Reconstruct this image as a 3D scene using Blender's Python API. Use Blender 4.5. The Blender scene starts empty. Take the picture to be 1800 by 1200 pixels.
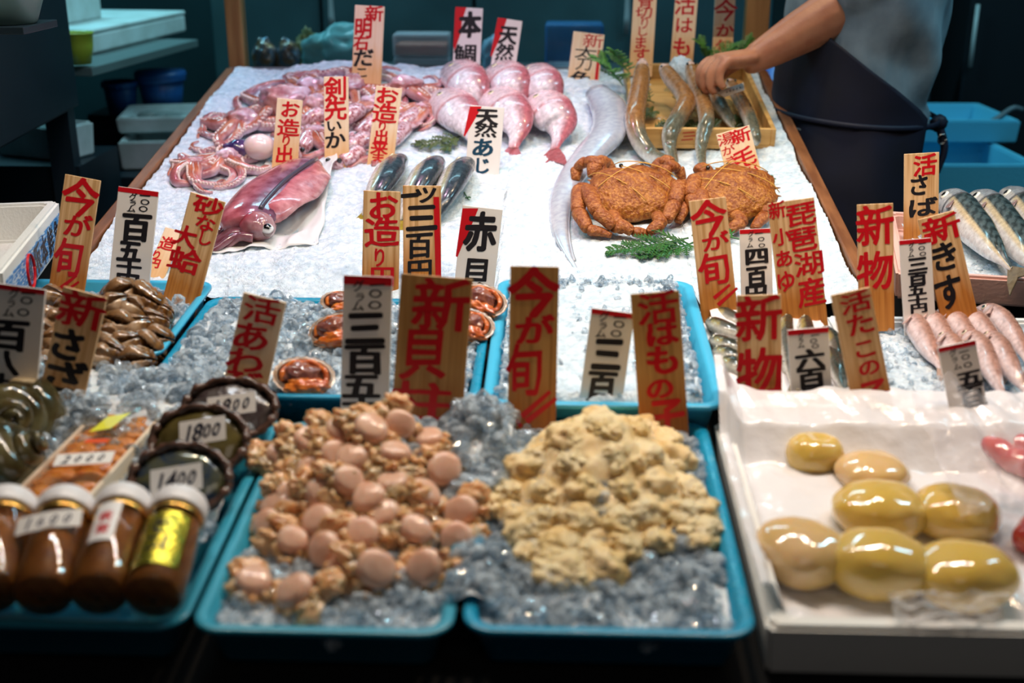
import bpy, bmesh, math, random
import numpy as np
from mathutils import Vector, Matrix, noise
random.seed(7); rng = np.random.default_rng(7)
SC = bpy.context.scene; COL = SC.collection

# ------------------------------------------------------------------ camera
CAM_H, FPX, PITCH, YAW = 1.45, 2100.0, math.radians(20), math.radians(2.13)
cd = bpy.data.cameras.new('camera'); cam = bpy.data.objects.new('camera', cd); COL.objects.link(cam)
cam.location = (0, 0, CAM_H); cam.rotation_euler = (math.pi/2-PITCH, 0, YAW)
cd.sensor_width = 36; cd.lens = FPX*36/1800; cd.clip_start = .05
cd.dof.use_dof = True; cd.dof.focus_distance = 1.88; cd.dof.aperture_fstop = 2.9
SC.camera = cam
# ------------------------------------------------------------------ world, exposure
SC.view_settings.view_transform = 'Standard'; SC.view_settings.look = 'None'
SC.view_settings.gamma = 1.0; SC.view_settings.exposure = 0.0
w = bpy.data.worlds.new('world'); SC.world = w; w.use_nodes = True
w.node_tree.nodes['Background'].inputs[0].default_value = (.006, .012, .018, 1)
w.node_tree.nodes['Background'].inputs[1].default_value = .6
# ------------------------------------------------------------------ lamps of the market stall, and added fill lights
def lamp(kind, name, loc, power, color, size=.1, target=None, spot=None, blend=.6, sy=None):
    L = bpy.data.lights.new(name, kind); L.energy = power; L.color = color
    if kind == 'AREA':
        L.size = size
        if sy: L.shape = 'RECTANGLE'; L.size_y = sy
    else: L.shadow_soft_size = size
    if kind == 'SPOT': L.spot_size = math.radians(spot); L.spot_blend = blend
    o = bpy.data.objects.new(name, L); COL.objects.link(o); o.location = loc
    if target is not None:
        o.rotation_euler = (Vector(target)-Vector(loc)).to_track_quat('-Z', 'Y').to_euler()
    return o
WARM = (1, .74, .48)
lamp('SPOT', 'stall_spot', (-.50, 2.25, 2.25), 26, (1, .54, .82), .05, (-.42, 2.32, 1.0), 64)
lamp('SPOT', 'stall_spot', (-.06, 1.98, 2.30), 20, (.86, .96, 1), .05, (-.06, 1.98, .95), 70)
lamp('SPOT', 'stall_spot', (.34, 2.30, 2.25), 22, (1, .72, .46), .05, (.27, 2.36, 1.0), 62)
lamp('SPOT', 'stall_spot', (.50, 1.70, 2.25), 24, (1, .76, .68), .05, (.50, 1.66, .95), 60)
for x, y, p in ((-.62, 1.52, 9), (-.25, 1.50, 10), (.08, 1.50, 10), (.36, 1.48, 11), (.66, 1.48, 11)):
    lamp('SPOT', 'shaded_bulb', (x, y, 2.02), p, WARM, .028, (x, y-.10, .9), 118, .5)
lamp('AREA', 'front_fill_light', (.1, -.7, 2.6), 2.2, (1, .86, .74), .9, (0, 1.1, .85))  # unseen warm fill, added to lift the fronts on the customer side
lamp('AREA', 'counter_tube_light', (-.2, 3.15, 2.35), 15, (.42, .88, 1), 1.1, (-.2, 3.2, 1.0), sy=.1)
lamp('AREA', 'tube_light', (-.1, 1.62, 2.28), 9, (.80, .90, 1), 1.5, (-.1, 1.40, .9), sy=.05)
lamp('AREA', 'back_fill_light', (-1.7, 3.3, 2.5), 20, (.30, .84, 1), 1.0, (-1.4, 3.0, .8), sy=.1)  # unseen cool fill, added to tint the left background teal
lamp('AREA', 'back_fill_light', (1.75, 2.15, 2.6), 17, (.38, .82, 1), 1.0, (1.15, 3.0, .8), sy=.1)  # unseen cool fill, added so the blue box fronts are lit

# ------------------------------------------------------------------ pixel rays onto real planes
FW = np.array([-math.sin(YAW)*math.cos(PITCH), math.cos(YAW)*math.cos(PITCH), -math.sin(PITCH)])
RT = np.array([math.cos(YAW), math.sin(YAW), 0.]); UP = np.cross(RT, FW); C0 = np.array([0, 0, CAM_H])
def ray(px, py): return FW + RT*(px-900)/FPX + UP*(600-py)/FPX
T1 = (.90, .856, .0594); T2 = (1.30, .905, .0594); S = (1.77, .92, .1673)
def pz(pl, y): return pl[1]+pl[2]*(y-pl[0])
def P(px, py, pl, h=0.):
    d = ray(px, py); t = (pl[1]+h-CAM_H-pl[2]*pl[0])/(d[2]-pl[2]*d[1]); return C0+t*d
def AY(px, py, Y):
    d = ray(px, py); return C0+d*(Y/d[1])
def AX(px, py, X):
    d = ray(px, py); return C0+d*(X/d[0])
def SURF(px, py, fn):
    d = ray(px, py); t = .6
    while t < 4:
        p = C0+d*t
        if p[2] <= fn(p[0], p[1]): return p
        t += .003
    return C0+d*t
def scale_at(p): return FPX/np.dot(np.asarray(p)-C0, FW)      # pixels per metre there

# ------------------------------------------------------------------ materials
MATS = {}
def mat(name, color=(.8,.8,.8), rough=.5, metal=0, trans=0, sss=0, sssr=(.01,.006,.004), c2=None, nscale=20, nstretch=None,
        bump=None, coat=0, attr=False, spec=.5, ior=1.45, film=None, vor=None, lo=.35, hi=.65, distort=0., rvar=None):
    if name in MATS: return MATS[name]
    m = bpy.data.materials.new(name); m.use_nodes = True; nt = m.node_tree; N = nt.nodes; L = nt.links
    b = N['Principled BSDF']; I = b.inputs
    col = tuple(color)+(1,)
    I['Base Color'].default_value = col; I['Roughness'].default_value = rough; I['Metallic'].default_value = metal
    I['Transmission Weight'].default_value = trans; I['IOR'].default_value = ior; I['Specular IOR Level'].default_value = spec
    I['Coat Weight'].default_value = coat; I['Coat Roughness'].default_value = .06
    if sss: I['Subsurface Weight'].default_value = sss; I['Subsurface Radius'].default_value = sssr; I['Subsurface Scale'].default_value = 1
    tc = N.new('ShaderNodeTexCoord')
    src = None
    if attr:
        a = N.new('ShaderNodeVertexColor'); a.layer_name = 'col'; src = a.outputs[0]
    nz = None
    def tex(scale, stretch=None, detail=4, dist=0.):
        t = N.new('ShaderNodeTexNoise'); t.inputs['Scale'].default_value = scale; t.inputs['Detail'].default_value = detail
        t.inputs['Distortion'].default_value = dist
        if stretch:
            mp = N.new('ShaderNodeMapping'); mp.inputs['Scale'].default_value = stretch
            L.new(tc.outputs['Object'], mp.inputs[0]); L.new(mp.outputs[0], t.inputs[0])
        else: L.new(tc.outputs['Object'], t.inputs[0])
        return t
    if c2 is not None:
        nz = tex(nscale, nstretch, dist=distort)
        mr = N.new('ShaderNodeMapRange'); mr.inputs[1].default_value = lo; mr.inputs[2].default_value = hi; L.new(nz.outputs[0], mr.inputs[0])
        mx = N.new('ShaderNodeMix'); mx.data_type = 'RGBA'
        L.new(mr.outputs[0], mx.inputs[0])
        if attr:
            mx.blend_type = 'MULTIPLY'; L.new(src, mx.inputs[6]); mx.inputs[7].default_value = tuple(c2)+(1,)
        else:
            mx.inputs[6].default_value = col; mx.inputs[7].default_value = tuple(c2)+(1,)
        src = mx.outputs[2]
    if src is not None: L.new(src, I['Base Color'])
    if rvar:
        rn = tex(rvar[0]); mr = N.new('ShaderNodeMapRange'); mr.inputs[1].default_value = .35; mr.inputs[2].default_value = .65
        mr.inputs[3].default_value = rvar[1]; mr.inputs[4].default_value = rvar[2]
        L.new(rn.outputs[0], mr.inputs[0]); L.new(mr.outputs[0], I['Roughness'])
    if bump or vor:
        bp = N.new('ShaderNodeBump'); bp.inputs['Distance'].default_value = .004
        if vor:
            v = N.new('ShaderNodeTexVoronoi'); v.inputs['Scale'].default_value = vor[0]; L.new(tc.outputs['Object'], v.inputs[0])
            bp.inputs['Strength'].default_value = vor[1]; L.new(v.outputs['Distance'], bp.inputs['Height'])
        else:
            t = tex(bump[0], bump[2] if len(bump) > 2 else None, 5); bp.inputs['Strength'].default_value = bump[1]
            L.new(t.outputs[0], bp.inputs['Height'])
        L.new(bp.outputs[0], I['Normal'])
    if film is not None:            # thin clear sheet: part see-through, part glossy and milky
        tr = N.new('ShaderNodeBsdfTransparent'); tr.inputs[0].default_value = (.97,.96,.98,1)
        ms = N.new('ShaderNodeMixShader'); out = N['Material Output']
        lw = N.new('ShaderNodeLayerWeight'); lw.inputs[0].default_value = .35
        mr = N.new('ShaderNodeMapRange'); mr.inputs[3].default_value = film; mr.inputs[4].default_value = min(1, film+.55)
        L.new(lw.outputs['Fresnel'], mr.inputs[0]); L.new(mr.outputs[0], ms.inputs[0])
        L.new(tr.outputs[0], ms.inputs[1]); L.new(b.outputs[0], ms.inputs[2]); L.new(ms.outputs[0], out.inputs[0])
    MATS[name] = m; return m

def wood_tag_mat(name, ca, cb, wet):
    """pine board: vertical grain, and a wet, soaked lower end with a ragged edge"""
    m = bpy.data.materials.new(name); m.use_nodes = True; N = m.node_tree.nodes; L = m.node_tree.links; b = N['Principled BSDF']
    tc = N.new('ShaderNodeTexCoord'); mp = N.new('ShaderNodeMapping'); mp.inputs['Scale'].default_value = (150, 150, 4)
    oi = N.new('ShaderNodeObjectInfo'); ad = N.new('ShaderNodeVectorMath'); ad.operation = 'ADD'
    cx = N.new('ShaderNodeCombineXYZ'); L.new(oi.outputs['Random'], cx.inputs[0])
    L.new(tc.outputs['Object'], ad.inputs[0]); L.new(cx.outputs[0], ad.inputs[1]); L.new(ad.outputs[0], mp.inputs[0])
    n1 = N.new('ShaderNodeTexNoise'); n1.inputs['Scale'].default_value = 1.2; n1.inputs['Detail'].default_value = 3; L.new(mp.outputs[0], n1.inputs[0])
    r1 = N.new('ShaderNodeMapRange'); r1.inputs[1].default_value = .42; r1.inputs[2].default_value = .72; L.new(n1.outputs[0], r1.inputs[0])
    mx = N.new('ShaderNodeMix'); mx.data_type = 'RGBA'; mx.inputs[6].default_value = ca+(1,); mx.inputs[7].default_value = cb+(1,)
    L.new(r1.outputs[0], mx.inputs[0])
    sx = N.new('ShaderNodeSeparateXYZ'); L.new(tc.outputs['Object'], sx.inputs[0])
    mp2 = N.new('ShaderNodeMapping'); mp2.inputs['Scale'].default_value = (120, 120, 12); L.new(ad.outputs[0], mp2.inputs[0])
    n2 = N.new('ShaderNodeTexNoise'); n2.inputs['Scale'].default_value = 1; L.new(mp2.outputs[0], n2.inputs[0])
    ma = N.new('ShaderNodeMath'); ma.operation = 'MULTIPLY_ADD'; ma.inputs[1].default_value = .05; L.new(n2.outputs[0], ma.inputs[0])
    L.new(sx.outputs[2], ma.inputs[2])
    r2 = N.new('ShaderNodeMapRange'); r2.inputs[1].default_value = .10; r2.inputs[2].default_value = .045; L.new(ma.outputs[0], r2.inputs[0])
    m2 = N.new('ShaderNodeMix'); m2.data_type = 'RGBA'; m2.blend_type = 'MULTIPLY'; m2.inputs[7].default_value = wet+(1,)
    L.new(r2.outputs[0], m2.inputs[0]); L.new(mx.outputs[2], m2.inputs[6]); L.new(m2.outputs[2], b.inputs['Base Color'])
    b.inputs['Roughness'].default_value = .5
    MATS[name] = m; return m
M_PINE = wood_tag_mat('pine_board', (.84,.56,.30), (.52,.25,.07), (.72,.42,.14))
M_PALE = wood_tag_mat('pale_pine_board', (.92,.72,.52), (.86,.62,.40), (.92,.70,.45))
M_DPINE = wood_tag_mat('dark_pine_board', (.60,.33,.11), (.40,.19,.045), (.70,.40,.12))  # darker, more orange pine for three front tags
M_WHT = mat('white_tag_plastic', (.86,.82,.79), .35)
M_RED = mat('red_paint', (.60,.004,.012), .4)
M_BLK = mat('black_ink', (.012,.010,.014), .4)
M_INK = mat('blue_black_ink', (.012,.02,.07), .4)
M_TEALINK = mat('dark_teal_ink', (.005,.05,.10), .4)
M_TRAY = mat('blue_tray_plastic', (.008,.27,.46), .28, sss=0, rvar=(60,.18,.4))
M_TRAYL = mat('light_blue_tray_plastic', (.06,.46,.72), .28)
M_TRAYD = mat('teal_tray_plastic', (.03,.29,.42), .3)
M_FOAM = mat('white_foam', (.82,.82,.80), .7, bump=(220,.25))
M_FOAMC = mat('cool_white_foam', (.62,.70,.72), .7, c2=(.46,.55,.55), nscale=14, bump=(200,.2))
M_BFOAM = mat('blue_foam', (.10,.48,.66), .6, bump=(200,.2))
M_BOARD = mat('stall_side_wood', (.26,.10,.035), .45, c2=(.15,.05,.016), nscale=3, nstretch=(20,1.5,20))
M_POST = mat('frame_post_wood', (.42,.22,.08), .5, c2=(.28,.13,.045), nscale=3, nstretch=(20,20,1.5))
M_CRATE = mat('crate_wood', (.62,.36,.12), .5, c2=(.46,.24,.06), nscale=3, nstretch=(2,20,20))
M_ICE = mat('crushed_ice', (.82,.90,.96), .16, c2=(.50,.62,.72), nscale=85, sss=.25, sssr=(.005,.007,.009), bump=(190,1.), lo=.3, hi=.7)
def ice_mat(name):
    """clear wet ice: mostly see-through, milky where cloudy and towards the edges, glossy"""
    m = bpy.data.materials.new(name); m.use_nodes = True; N = m.node_tree.nodes; L = m.node_tree.links; b = N['Principled BSDF']; I = b.inputs
    I['Base Color'].default_value = (.80,.89,.97,1); I['Roughness'].default_value = .035; I['IOR'].default_value = 1.31; I['Specular IOR Level'].default_value = 1.; I['Coat Weight'].default_value = .6; I['Coat Roughness'].default_value = .03
    tr = N.new('ShaderNodeBsdfTransparent'); tr.inputs[0].default_value = (.95,.98,1,1)
    tc = N.new('ShaderNodeTexCoord'); t = N.new('ShaderNodeTexNoise'); t.inputs['Scale'].default_value = 90; L.new(tc.outputs['Object'], t.inputs[0])
    mr = N.new('ShaderNodeMapRange'); mr.inputs[1].default_value = .40; mr.inputs[2].default_value = .66; mr.inputs[3].default_value = .05; mr.inputs[4].default_value = .42; L.new(t.outputs[0], mr.inputs[0])
    lw = N.new('ShaderNodeLayerWeight'); lw.inputs[0].default_value = .30; ad = N.new('ShaderNodeMath'); ad.use_clamp = True; L.new(lw.outputs['Fresnel'], ad.inputs[0]); L.new(mr.outputs[0], ad.inputs[1])
    ms = N.new('ShaderNodeMixShader'); L.new(ad.outputs[0], ms.inputs[0]); L.new(tr.outputs[0], ms.inputs[1]); L.new(b.outputs[0], ms.inputs[2]); L.new(ms.outputs[0], N['Material Output'].inputs[0])
    return m
SC.cycles.transparent_max_bounces = 40
M_CHUNK = ice_mat('clear_ice_chunks')
M_SLUSH = mat('packed_ice', (.84,.90,.96), .08, c2=(.64,.74,.84), nscale=55, bump=(90,.7), sss=.4, sssr=(.008,.012,.016))
M_SKIN = mat('wet_fish_skin', attr=True, c2=(.72,.70,.70), nscale=130, rough=.22, coat=.35, sss=.08, rvar=(80,.12,.4))
M_FLESH = mat('wet_squid_flesh', attr=True, c2=(.56,.34,.38), nscale=42, rough=.16, coat=.5, sss=.3, sssr=(.01,.005,.004), bump=(70,.12))
M_SHELL = mat('wet_shell', attr=True, c2=(.62,.48,.34), nscale=60, rough=.16, coat=.8, bump=(90,.2))
M_CRAB = mat('crab_shell', attr=True, c2=(.52,.32,.14), nscale=210, rough=.42, bump=(240,.8), lo=.3, hi=.6)
M_LEAF = mat('cypress_leaf', (.05,.17,.02), .4, c2=(.10,.28,.04), nscale=60)
M_PAPER = mat('white_paper', (.86,.86,.86), .55, sss=.0)
M_SLIP = mat('price_slip_paper', (.86,.83,.80), .6)
M_FILM = mat('clear_plastic_film', (.92,.90,.93), .10, film=.16)
M_BLACK = mat('black_cloth', (.006,.006,.007), .8)

# ------------------------------------------------------------------ objects
MX = {}
def tag(o, label=None, cat=None, group=None, kind=None):
    if label: o['label'] = label
    if cat: o['category'] = cat
    if group: o['group'] = group
    if kind: o['kind'] = kind
    return o
def thing(name, label, cat, loc=(0,0,0), group=None, m=None):
    o = bpy.data.objects.new(name, None); COL.objects.link(o); o.empty_display_size = .02
    Mx = m if m is not None else Matrix.Translation(Vector([float(a) for a in loc]))
    o.matrix_world = Mx; MX[o.name] = Mx.inverted()
    return tag(o, label, cat, group)
def mk(name, VF, material, parent=None, smooth=True, local=False, cols=None, mats=None):
    V, F = VF[0], VF[1]
    if len(VF) > 2 and cols is None: cols = VF[2]
    V = np.asarray(V, float).reshape(-1, 3)
    if parent is not None and not local:
        A = np.array(MX[parent.name]); V = V@A[:3,:3].T+A[:3,3]
    loc = None
    if parent is None:
        loc = np.array([V[:,0].mean(), V[:,1].mean(), V[:,2].min()]); V = V-loc
    me = bpy.data.meshes.new(name); me.from_pydata(V.tolist(), [], [tuple(f) for f in F]); me.update()
    if smooth: me.shade_smooth()
    if material: me.materials.append(material)
    if cols is not None:
        a = me.color_attributes.new('col', 'FLOAT_COLOR', 'POINT')
        c = np.ones((len(V), 4)); c[:,:3] = np.asarray(cols)[:,:3]; a.data.foreach_set('color', c.ravel())
    o = bpy.data.objects.new(name, me); COL.objects.link(o)
    if parent is not None:
        o.parent = parent; MX[o.name] = MX[parent.name]
    else:
        o.location = loc; MX[o.name] = Matrix.Translation(-Vector(loc))
    return o
def join(*parts):
    V = []; F = []; Cc = []; n = 0; hasc = all(len(p) > 2 and p[2] is not None for p in parts)
    for p in parts:
        V.append(np.asarray(p[0], float).reshape(-1,3)); F += [tuple(i+n for i in f) for f in p[1]]; n += len(V[-1])
        if hasc: Cc.append(np.asarray(p[2]))
    return (np.concatenate(V), F, np.concatenate(Cc)) if hasc else (np.concatenate(V), F)
def xf(VF, Mx):
    A = np.array(Mx); V = np.asarray(VF[0], float)@A[:3,:3].T+A[:3,3]
    return (V,)+tuple(VF[1:])
def box(x0, x1, y0, y1, z0, z1, bev=0., seg=2):
    bm = bmesh.new(); bmesh.ops.create_cube(bm, size=1)
    for v in bm.verts: v.co = ((x0+x1)/2+v.co.x*(x1-x0), (y0+y1)/2+v.co.y*(y1-y0), (z0+z1)/2+v.co.z*(z1-z0))
    if bev: bmesh.ops.bevel(bm, geom=bm.edges[:], offset=bev, segments=seg, affect='EDGES', profile=.5)
    return bmvf(bm)
def bmvf(bm):
    bm.verts.ensure_lookup_table(); V = np.array([v.co[:] for v in bm.verts]); F = [tuple(v.index for v in f.verts) for f in bm.faces]
    bm.free(); return V, F
_ico = {}
def ico(sub):
    if sub not in _ico:
        bm = bmesh.new(); bmesh.ops.create_icosphere(bm, subdivisions=sub, radius=1); bm.verts.index_update(); _ico[sub] = bmvf(bm)
    V, F = _ico[sub]; return V.copy(), F
def nz(p, s=1., o=0.): return noise.noise(Vector((p[0]*s+o, p[1]*s+o*.7, p[2]*s-o)))
def fbm(p, s, o=0., oct=3):
    v = 0; a = 1
    for k in range(oct): v += a*nz(p, s, o+k*11); s *= 2; a *= .5
    return v
def blob(c, r, sub=3, amp=.1, freq=1.5, seed=0., rot=None, oct=2, flatz=None):
    """noisy ellipsoid, r per axis"""
    V, F = ico(sub)
    d = np.array([1+amp*fbm(v, freq, seed, oct) for v in V]); V = V*d[:,None]*np.asarray(r if hasattr(r,'__len__') else (r,r,r))
    if flatz is not None: V[:,2] = np.maximum(V[:,2], flatz)
    if rot is not None: V = V@np.array(rot.to_3x3()).T
    return V+np.asarray(c), F
def catmull(pts, n):
    p = np.asarray(pts, float)
    if len(p) == 2: return p[0]+(p[1]-p[0])*np.linspace(0,1,n)[:,None]
    q = np.vstack([2*p[0]-p[1], p, 2*p[-1]-p[-2]]); out = []
    for u in np.linspace(0, len(p)-1-1e-9, n):
        i = int(u); t = u-i; a, b, c, d = q[i:i+4]
        out.append(.5*((2*b)+(-a+c)*t+(2*a-5*b+4*c-d)*t*t+(-a+3*b-3*c+d)*t**3))
    return np.array(out)
def sweep(path, ra, rb=None, up=(0,0,1), n=12, cap=True, colf=None, twist=0.):
    """tube along path; ra = radius along 'up' side, rb = radius across"""
    p = np.asarray(path, float); m = len(p); ra = np.broadcast_to(np.asarray(ra, float), (m,)); rb = ra if rb is None else np.broadcast_to(np.asarray(rb, float), (m,))
    T = np.gradient(p, axis=0); T /= np.linalg.norm(T, axis=1)[:,None]+1e-12
    ups = np.asarray(up, float); ups = np.broadcast_to(ups, (m,3))
    V = []; Cc = []; an = np.linspace(0, 2*math.pi, n, endpoint=False)
    for i in range(m):
        u = ups[i]-T[i]*np.dot(ups[i], T[i])
        if np.linalg.norm(u) < 1e-6: u = np.cross(T[i], (1,0,0))
        u /= np.linalg.norm(u); s = np.cross(T[i], u)
        for a in an+twist:
            V.append(p[i]+u*ra[i]*math.cos(a)+s*rb[i]*math.sin(a))
            if colf: Cc.append(colf(i/(m-1), math.cos(a), math.sin(a)))
    F = [(i*n+j, i*n+(j+1)%n, (i+1)*n+(j+1)%n, (i+1)*n+j) for i in range(m-1) for j in range(n)]
    if cap:
        k = len(V); V.append(p[0]); V.append(p[-1])
        if colf: Cc += [colf(0,0,0), colf(1,0,0)]
        F += [(k, (j+1)%n, j) for j in range(n)]+[(k+1, (m-1)*n+j, (m-1)*n+(j+1)%n) for j in range(n)]
    return (np.array(V), F, np.array(Cc)) if colf else (np.array(V), F)
def lathe(prof, n=28, sx=1., sy=1.):
    V = []; F = []; m = len(prof)
    for r, z in prof:
        for j in range(n): a = 2*math.pi*j/n; V.append((r*math.cos(a)*sx, r*math.sin(a)*sy, z))
    for i in range(m-1):
        for j in range(n): F.append((i*n+j, i*n+(j+1)%n, (i+1)*n+(j+1)%n, (i+1)*n+j))
    return np.array(V), F
def prism(out, d, th):
    """closed outline (3-D points) made solid by +-th along d"""
    o = np.asarray(out, float); d = np.asarray(d, float); d = d/np.linalg.norm(d)*th; n = len(o)
    V = np.vstack([o+d, o-d]); F = [tuple(range(n)), tuple(range(2*n-1, n-1, -1))]+[(i, i+n, (i+1)%n+n, (i+1)%n) for i in range(n)]
    return V, F
def frame(o, x, y, z):
    return Matrix(((x[0],y[0],z[0],o[0]),(x[1],y[1],z[1],o[1]),(x[2],y[2],z[2],o[2]),(0,0,0,1)))
def unit(v): v = np.asarray(v, float); return v/np.linalg.norm(v)
def planeM(x, y, pl, h=0., rz=0.):
    """frame on a sloping plane"""
    return Matrix.Translation((x, y, pz(pl, y)+h)) @ Matrix.Rotation(math.atan(pl[2]), 4, 'X') @ Matrix.Rotation(rz, 4, 'Z')
def sheet(corner, nu, nv, fn):
    """grid between four corner points TL,TR,BR,BL, moved by fn(u,v,p)"""
    a, b, c, d = [np.asarray(q, float) for q in corner]; V = []
    for j in range(nv+1):
        for i in range(nu+1):
            u, v = i/nu, j/nv; p = (a*(1-u)+b*u)*(1-v)+(d*(1-u)+c*u)*v; V.append(fn(u, v, p))
    F = [(j*(nu+1)+i, (j+1)*(nu+1)+i, (j+1)*(nu+1)+i+1, j*(nu+1)+i+1) for j in range(nv) for i in range(nu)]
    return np.array(V), F

# ------------------------------------------------------------------ brush lettering
_gl = {}
def glyph(ch, bold=.03):
    k = ch
    if k not in _gl:
        c = bpy.data.curves.new('g', 'FONT'); c.body = ch; c.size = 1; c.offset = 0; c.resolution_u = 3
        o = bpy.data.objects.new('g', c); COL.objects.link(o); dg = bpy.context.evaluated_depsgraph_get()
        me = bpy.data.meshes.new_from_object(o.evaluated_get(dg))
        V = np.array([v.co[:] for v in me.vertices])[:, :2] if len(me.vertices) else np.zeros((0,2)); F = [tuple(p.vertices) for p in me.polygons]
        bpy.data.objects.remove(o); bpy.data.curves.remove(c); bpy.data.meshes.remove(me)
        if ch.isascii() and len(V): V[:,0] += .5-(V[:,0].min()+V[:,0].max())/2; V[:,1] += .38-(V[:,1].min()+V[:,1].max())/2
        _gl[k] = (V-np.array([.5,.38]), F)
    return _gl[k]
def letters(items, y, seed=0., slant=.0):
    """items: (char, cx, cz, w, h, rot[, bold]) in tag units; flat glyphs standing at depth y, shaken like brush strokes"""
    V = []; F = []; n = 0
    for k, it in enumerate(items):
        ch, cx, cz, wd, ht = it[:5]; rot = it[5] if len(it) > 5 else 0.; bold = it[6] if len(it) > 6 else .032
        if ch in '新物貝柱活旬蛤剣造鯛鮮湖琵琶産湯': bold = min(bold, .026)
        G, f = glyph(ch, bold)
        c, s = math.cos(rot), math.sin(rot); Q = []
        for v in G:
            q = v*1.06
            jx = .035*noise.noise(Vector((q[0]*4+seed+k*3.1, q[1]*4, seed))); jz = .035*noise.noise(Vector((q[0]*4, q[1]*4+seed+k*5.3, 7+seed)))
            X = (q[0]+jx)+slant*q[1]; Z = q[1]+jz+.07*q[0]
            Q.append((cx+(X*c-Z*s)*wd, cz+(X*s+Z*c)*ht))
        nb = 8 if bold > 0 else 1                       # brush width: the thin glyph laid down in a ring of shifts
        for b in range(nb):
            a = 2*math.pi*b/nb+.4; r = bold*1.0 if nb > 1 else 0
            V += [(x+r*math.cos(a)*wd, y-b*2e-6, z+r*.8*math.sin(a)*ht) for x, z in Q]
            F += [tuple(i+n for i in g) for g in f]; n += len(G)
    return np.array(V).reshape(-1,3), F

# ================================================================== SETTING
def struct(name, VF, m, smooth=False):
    o = mk(name, VF, m, smooth=smooth); o['kind'] = 'structure'; return o
M_FLOOR = mat('wet_concrete', (.02,.025,.028), .35, c2=(.012,.014,.016), nscale=4)
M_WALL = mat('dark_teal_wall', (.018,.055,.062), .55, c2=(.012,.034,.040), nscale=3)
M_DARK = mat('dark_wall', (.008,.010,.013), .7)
struct('floor', box(-4, 4, -.5, 5.2, -.1, 0), M_FLOOR)
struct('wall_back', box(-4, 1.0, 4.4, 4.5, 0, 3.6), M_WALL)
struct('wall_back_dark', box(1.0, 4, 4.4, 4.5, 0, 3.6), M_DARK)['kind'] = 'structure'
struct('wall_left', box(-4.1, -4, -.5, 4.5, 0, 3.6), M_DARK)
struct('wall_right', box(4, 4.1, -.5, 4.5, 0, 3.6), M_DARK)

def boxM(Mx, x0, x1, y0, y1, z0, z1, bev=0.): return xf(box(x0, x1, y0, y1, z0, z1, bev), Mx)
# ---- counter under the front trays (black cloth front) : one slab following the slope
t = thing('display_counter', 'long black cloth covered counter carrying the front rows of trays', 'counter', (0, 1.25, 0))
TH1 = .055
Mc = planeM(0, .90, T1, -TH1)
mk('counter_top', boxM(Mc, -1.1, 1.1, -.10, .755, -.03, -.001), M_BLACK, t, False)
mk('front_cloth', box(-1.1, 1.1, .80, .815, 0, .79), M_BLACK, t, False)
mk('base', box(-1.08, 1.08, .83, 1.64, 0, .74), M_BLACK, t, False)
# ---- ice stall: wooden side boards, bed, front board
XL, XR, SY0, SY1 = -.735, .452, 1.665, 2.76
t = thing('ice_stall', 'sloping wooden stall frame holding the large bed of crushed ice', 'stall', (-.14, 2.25, 0))
Ms = planeM(0, SY0, (SY0, pz(S, SY0), S[2]))
LS = (SY1-SY0)/math.cos(math.atan(S[2]))
for xa, xb in ((XL-.022, XL), (XR, XR+.022)):
    mk('side_board', boxM(Ms, xa, xb, .02, LS, -.16, .018, .003), M_BOARD, t, False)
mk('back_rail', boxM(Ms, XL-.022, XR+.022, LS, LS+.03, -.16, .012, .003), mat('grey_rail', (.16,.15,.17), .4), t, False)
mk('bed', boxM(Ms, XL, XR, .0, LS, -.16, -.03), M_BLACK, t, False)
mk('stall_base', box(XL+.02, XR-.02, SY0+.05, SY1, 0, .78), M_BLACK, t, False)
for a, b in ((XL-.022, XL+.015), (XR-.03, XR+.022)):
    mk('corner_post', box(a, b, SY1+.02, SY1+.065, .0, 2.6, .003), M_POST, t, False)
# ---- glass behind the stall
t = thing('glass_screen', 'clear glass splash screen standing between the posts behind the ice stall', 'glass screen', (-.14, SY1+.05, 1.0))
M_GLASS = mat('screen_glass', (.02,.03,.03), .03, film=.03)
mk('pane', box(XL+.016, XR-.031, SY1+.04, SY1+.046, 1.07, 2.5), M_GLASS, t, False)
# ---- ice bed (uncountable crushed ice)
def ice_h(x, y):
    h = .010*nz((x,y,0), 7)+.006*nz((x,y,2), 19)+.003*nz((x,y,4), 55)
    h += .045*math.exp(-(((x+.45)/.22)**2+((y-2.62)/.22)**2))            # heap under the octopus at the back left
    h += .030*math.exp(-(((x+.02)/.25)**2+((y-2.62)/.16)**2))            # heap under the sea bream
    e = min((x-XL), (XR-x)); h += .012*math.exp(-(e/.05)**2)
    return h
def S_ice(x, y): return pz(S, y)+ice_h(x, y)
NX, NY = 210, 190
V = []
def ice_front(x): return 1.682 if x < -.495 else 1.642 if x < -.088 else 1.716 if x < .21 else 1.66
for j in range(NY+1):
    for i in range(NX+1):
        x = XL+.003+(XR-XL-.006)*i/NX; yf = ice_front(x); y = yf+(SY1-.007-yf)*j/NY
        V.append((x, y, S_ice(x, y)+.0035*rng.random()))
F = [(j*(NX+1)+i, j*(NX+1)+i+1, (j+1)*(NX+1)+i+1, (j+1)*(NX+1)+i) for j in range(NY) for i in range(NX)]
tag(mk('crushed_ice_bed', (V, F), M_ICE), 'wide bed of white crushed ice filling the sloping stall', 'ice', kind='stuff')
def PS(px, py, h=0.): p = SURF(px, py, S_ice); p = p.copy(); p[2] += h; return p if h == 0 else SURF(px, py, lambda x, y: S_ice(x, y)+h)

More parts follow.
